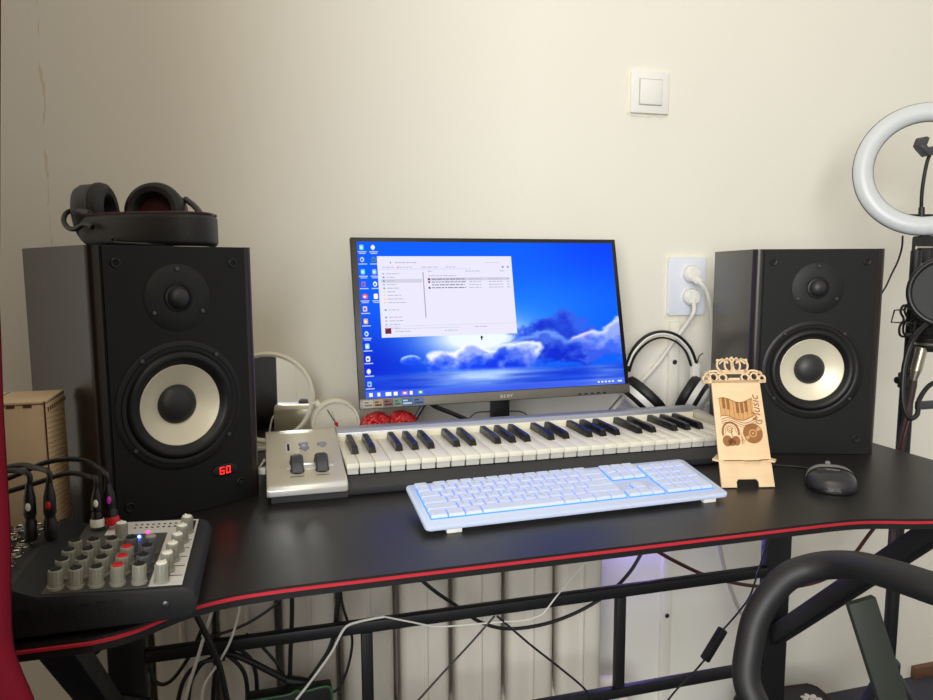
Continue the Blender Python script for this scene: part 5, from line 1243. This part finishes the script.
cord('thin_cable', 'thin grey cord looping behind the monitor neck', [(0.38, 1.345, 0.784), (0.395, 1.345, 0.795), (0.42, 1.345, 0.796), (0.445, 1.345, 0.794), (0.47, 1.345, 0.794), (0.491, 1.345, 0.791), (0.508, 1.345, 0.78)], 0.0014, M['greyplastic'])
cord('thin_cable', 'thin grey cord slanting down left below the right corner of the monitor', [(0.689, 1.3, 0.823), (0.672, 1.3, 0.806), (0.657, 1.3, 0.79), (0.642, 1.3, 0.777)], 0.0016, M['greyplastic'])
def usb():
    t = thing('usb_cable', 'white cable plugged into the left side of the silver piano keyboard', 'cable', (-0.011, 1.09, 0.792))
    b = MB(); b.box((-0.0185, 1.100, 0.772), (-0.0075, 1.112, 0.782), 0.002); b.build('plug', M['whiteplastic'], t, world=True)
    b = MB(); b.tube([(-0.016, 1.106, 0.777), (-0.021, 1.115, 0.776), (-0.024, 1.135, 0.770), (-0.024, 1.16, 0.758), (-0.02, 1.2, 0.7530), (-0.01, 1.26, 0.7530)], 0.0022, 8, 6); b.build('cord', M['cablewhite'], t, world=True)
usb()
def strip():
    p0, p1 = Vector((-0.049, 1.1, 0.424)), Vector((0.082, 1.1, 0.411))
    z1 = 0.423
    t = thing('power_strip', 'black power strip with a green edge resting on the lower desk rail', 'power strip', ((p0.x+p1.x)/2, 1.10, 0.326))
    b = MB(); b.box((p0.x, 1.090, 0.3257), (p1.x, 1.116, z1), 0.004); body = b.build('body', M['black'], t, world=True)
    b = MB(); b.tube([(p0.x+0.002, 1.0895, z1-0.002), (p0.x+0.06, 1.0895, z1-0.002), (p0.x+0.075, 1.0895, z1+0.003), (p0.x+0.085, 1.0895, z1-0.001), (p1.x-0.02, 1.0895, z1+0.002), (p1.x-0.006, 1.0895, z1+0.001), (p1.x-0.001, 1.0895, z1-0.010), (p1.x-0.001, 1.0895, z1-0.03)], 0.0018, 8, 5); b.build('green_edge', M['greenedge'], body, world=True)
strip()

# ------------------------------------------------------------------ curtain and the cloth pouch on the floor
def curtain():
    b = MB()
    edge = [(-0.17, 0.596, 1.296), (-0.171, 0.593, 1.269), (-0.174, 0.583, 1.186), (-0.177, 0.575, 1.11), (-0.179, 0.571, 1.072), (-0.179, 0.567, 1.034), (-0.179, 0.561, 0.986), (-0.178, 0.555, 0.938), (-0.177, 0.549, 0.896), (-0.178, 0.544, 0.855), (-0.178, 0.541, 0.824), (-0.173, 0.537, 0.805), (-0.166, 0.533, 0.786), (-0.158, 0.527, 0.759)]
    P, _ = spline([Vector(p) for p in edge], 6)
    P = [Vector((P[0].x, P[0].y, 2.3))]+P+[Vector((P[-1].x+0.01, P[-1].y, 0.3)), Vector((P[-1].x+0.005, P[-1].y, FLOOR+0.002))]
    n = 100; Wd = 0.9; K = len(P); vs = []
    for p in P:
        for k in range(n+1):
            f = k/n; s = f*Wd
            vs.append((p.x-s*0.96-0.0*f, p.y+0.016*math.sin(2*PI*s/0.085+0.9)*(0.3+0.7*min(1, f*12))-0.10*s, p.z))
    fs = [(i*(n+1)+k, i*(n+1)+k+1, (i+1)*(n+1)+k+1, (i+1)*(n+1)+k) for i in range(K-1) for k in range(n)]
    b.add(vs, fs); bmesh.ops.recalc_face_normals(b.bm, faces=b.bm.faces)
    o = b.build('curtain', M['curtain'], angle=3)
    md = o.modifiers.new('thick', 'SOLIDIFY'); md.thickness = 0.0025; md.offset = 0
    tag(o, 'dark red cloth curtain hanging at the left edge in front of the desk', 'curtain')
curtain()
def pouch():
    t = thing('embroidered_cushion', 'black embroidered cushion with red stitched edge and white flower on the floor', 'cushion', (1.17, 1.27, FLOOR), 0.0)
    b = MB()
    T = TR(1.105, 1.250, FLOOR+0.001) @ RZ(-0.08)
    b.prism(rrect(0.22, 0.17, 0.03, 6), 0.0, 0.120, T, bev=0.012); b.build('body', M['matteblack'], t, world=True)
    b = MB(); o = rrect(0.196, 0.146, 0.024, 6)
    P, _ = spline([Vector((x, y, 0)) for x, y in o], 3, True)
    for i in range(0, len(P), 1):
        p = P[i]; q = P[(i+1) % len(P)]; 
        m = max(1, int((q-p).length/0.006))
        for j in range(m):
            c = p+(q-p)*(j+0.5)/m; b.box((c.x-0.0017, c.y-0.0017, 0.1195), (c.x+0.0017, c.y+0.0017, 0.1215), 0, T=T)
    b.build('edge_stitching', M['redstitch'], t, world=True)
    b = MB()
    for cx, cy in ((0.055, 0.015), (-0.03, -0.02)):
        for k in range(8):
            a = 2*PI*k/8; b.ball((cx+0.016*math.cos(a), cy+0.016*math.sin(a), 0.1205), 0.009, (1, 0.7, 0.2), T=RZ(a), seg=12)
        b.ball((cx, cy, 0.1205), 0.006, (1, 1, 0.3), seg=12)
    b.xf(T); b.build('flower', M['flower'], t, world=True)
pouch()

# ------------------------------------------------------------------ light
def area(name, loc, tgt, sx, sy, power, col):
    l = bpy.data.lights.new(name, 'AREA'); l.shape = 'RECTANGLE'; l.size = sx; l.size_y = sy; l.energy = power; l.color = col
    o = bpy.data.objects.new(name, l); COL.objects.link(o); o.location = loc
    o.rotation_euler = (Vector(tgt)-Vector(loc)).to_track_quat('-Z', 'Y').to_euler(); return o
area('window_daylight', (-1.05, -2.3, 1.65), (0.7, 1.43, 0.95), 2.5, 2.0, 132, (0.94, 0.975, 1.0))
bl = bpy.data.lights.new('warm_fill', 'POINT'); bl.energy = 21; bl.color = (1.0, 0.84, 0.58); bl.shadow_soft_size = 0.35  # added warm fill without a fixture, lifts the left wall and mirror reflection
bo = bpy.data.objects.new('warm_fill', bl); COL.objects.link(bo); bo.location = (0.0, -0.35, 2.6)
pl = bpy.data.lights.new('desk_led', 'POINT'); pl.energy = 0.7; pl.color = (0.28, 0.22, 1.0); pl.shadow_soft_size = 0.02
po = bpy.data.objects.new('desk_led', pl); COL.objects.link(po); po.location = (0.80, 1.40, 0.505)
w = bpy.data.worlds.new('room_light'); SC.world = w; w.use_nodes = True
n = w.node_tree.nodes; l = w.node_tree.links; bg = n['Background']
tc = n.new('ShaderNodeTexCoord'); sx = n.new('ShaderNodeSeparateXYZ'); l.new(tc.outputs['Generated'], sx.inputs['Vector'])
cr = n.new('ShaderNodeValToRGB'); mr = n.new('ShaderNodeMapRange'); mr.inputs['From Min'].default_value = -1; mr.inputs['From Max'].default_value = 1
l.new(sx.outputs['X'], mr.inputs['Value']); l.new(mr.outputs['Result'], cr.inputs['Fac'])
cr.color_ramp.elements[0].color = (0.84, 0.73, 0.56, 1); cr.color_ramp.elements[1].color = (0.82, 0.82, 0.80, 1)
l.new(cr.outputs['Color'], bg.inputs['Color']); bg.inputs['Strength'].default_value = 0.60

# ------------------------------------------------------------------ camera
cam = bpy.data.cameras.new('camera'); co = bpy.data.objects.new('camera', cam); COL.objects.link(co)
f_, th, ro, ps = 720.62, 0.1166, -0.0034, 0.2723
fw = Vector((math.sin(ps)*math.cos(th), math.cos(ps)*math.cos(th), -math.sin(th)))
rt = Vector((math.cos(ps), -math.sin(ps), 0)); up = rt.cross(fw)
Rv = rt*math.cos(ro)+up*math.sin(ro); Uv = up*math.cos(ro)-rt*math.sin(ro); Bv = -fw
co.matrix_world = Matrix(((Rv.x, Uv.x, Bv.x, 0), (Rv.y, Uv.y, Bv.y, 0), (Rv.z, Uv.z, Bv.z, DZ+0.3345), (0, 0, 0, 1)))
cam.sensor_width = 36; cam.sensor_fit = 'HORIZONTAL'; cam.lens = f_/933*36; cam.clip_start = 0.02
SC.camera = co
SC.view_settings.view_transform = 'Standard'; SC.view_settings.look = 'None'; SC.view_settings.gamma = 1; SC.view_settings.use_curve_mapping = False
SC.view_settings.exposure = 0.30
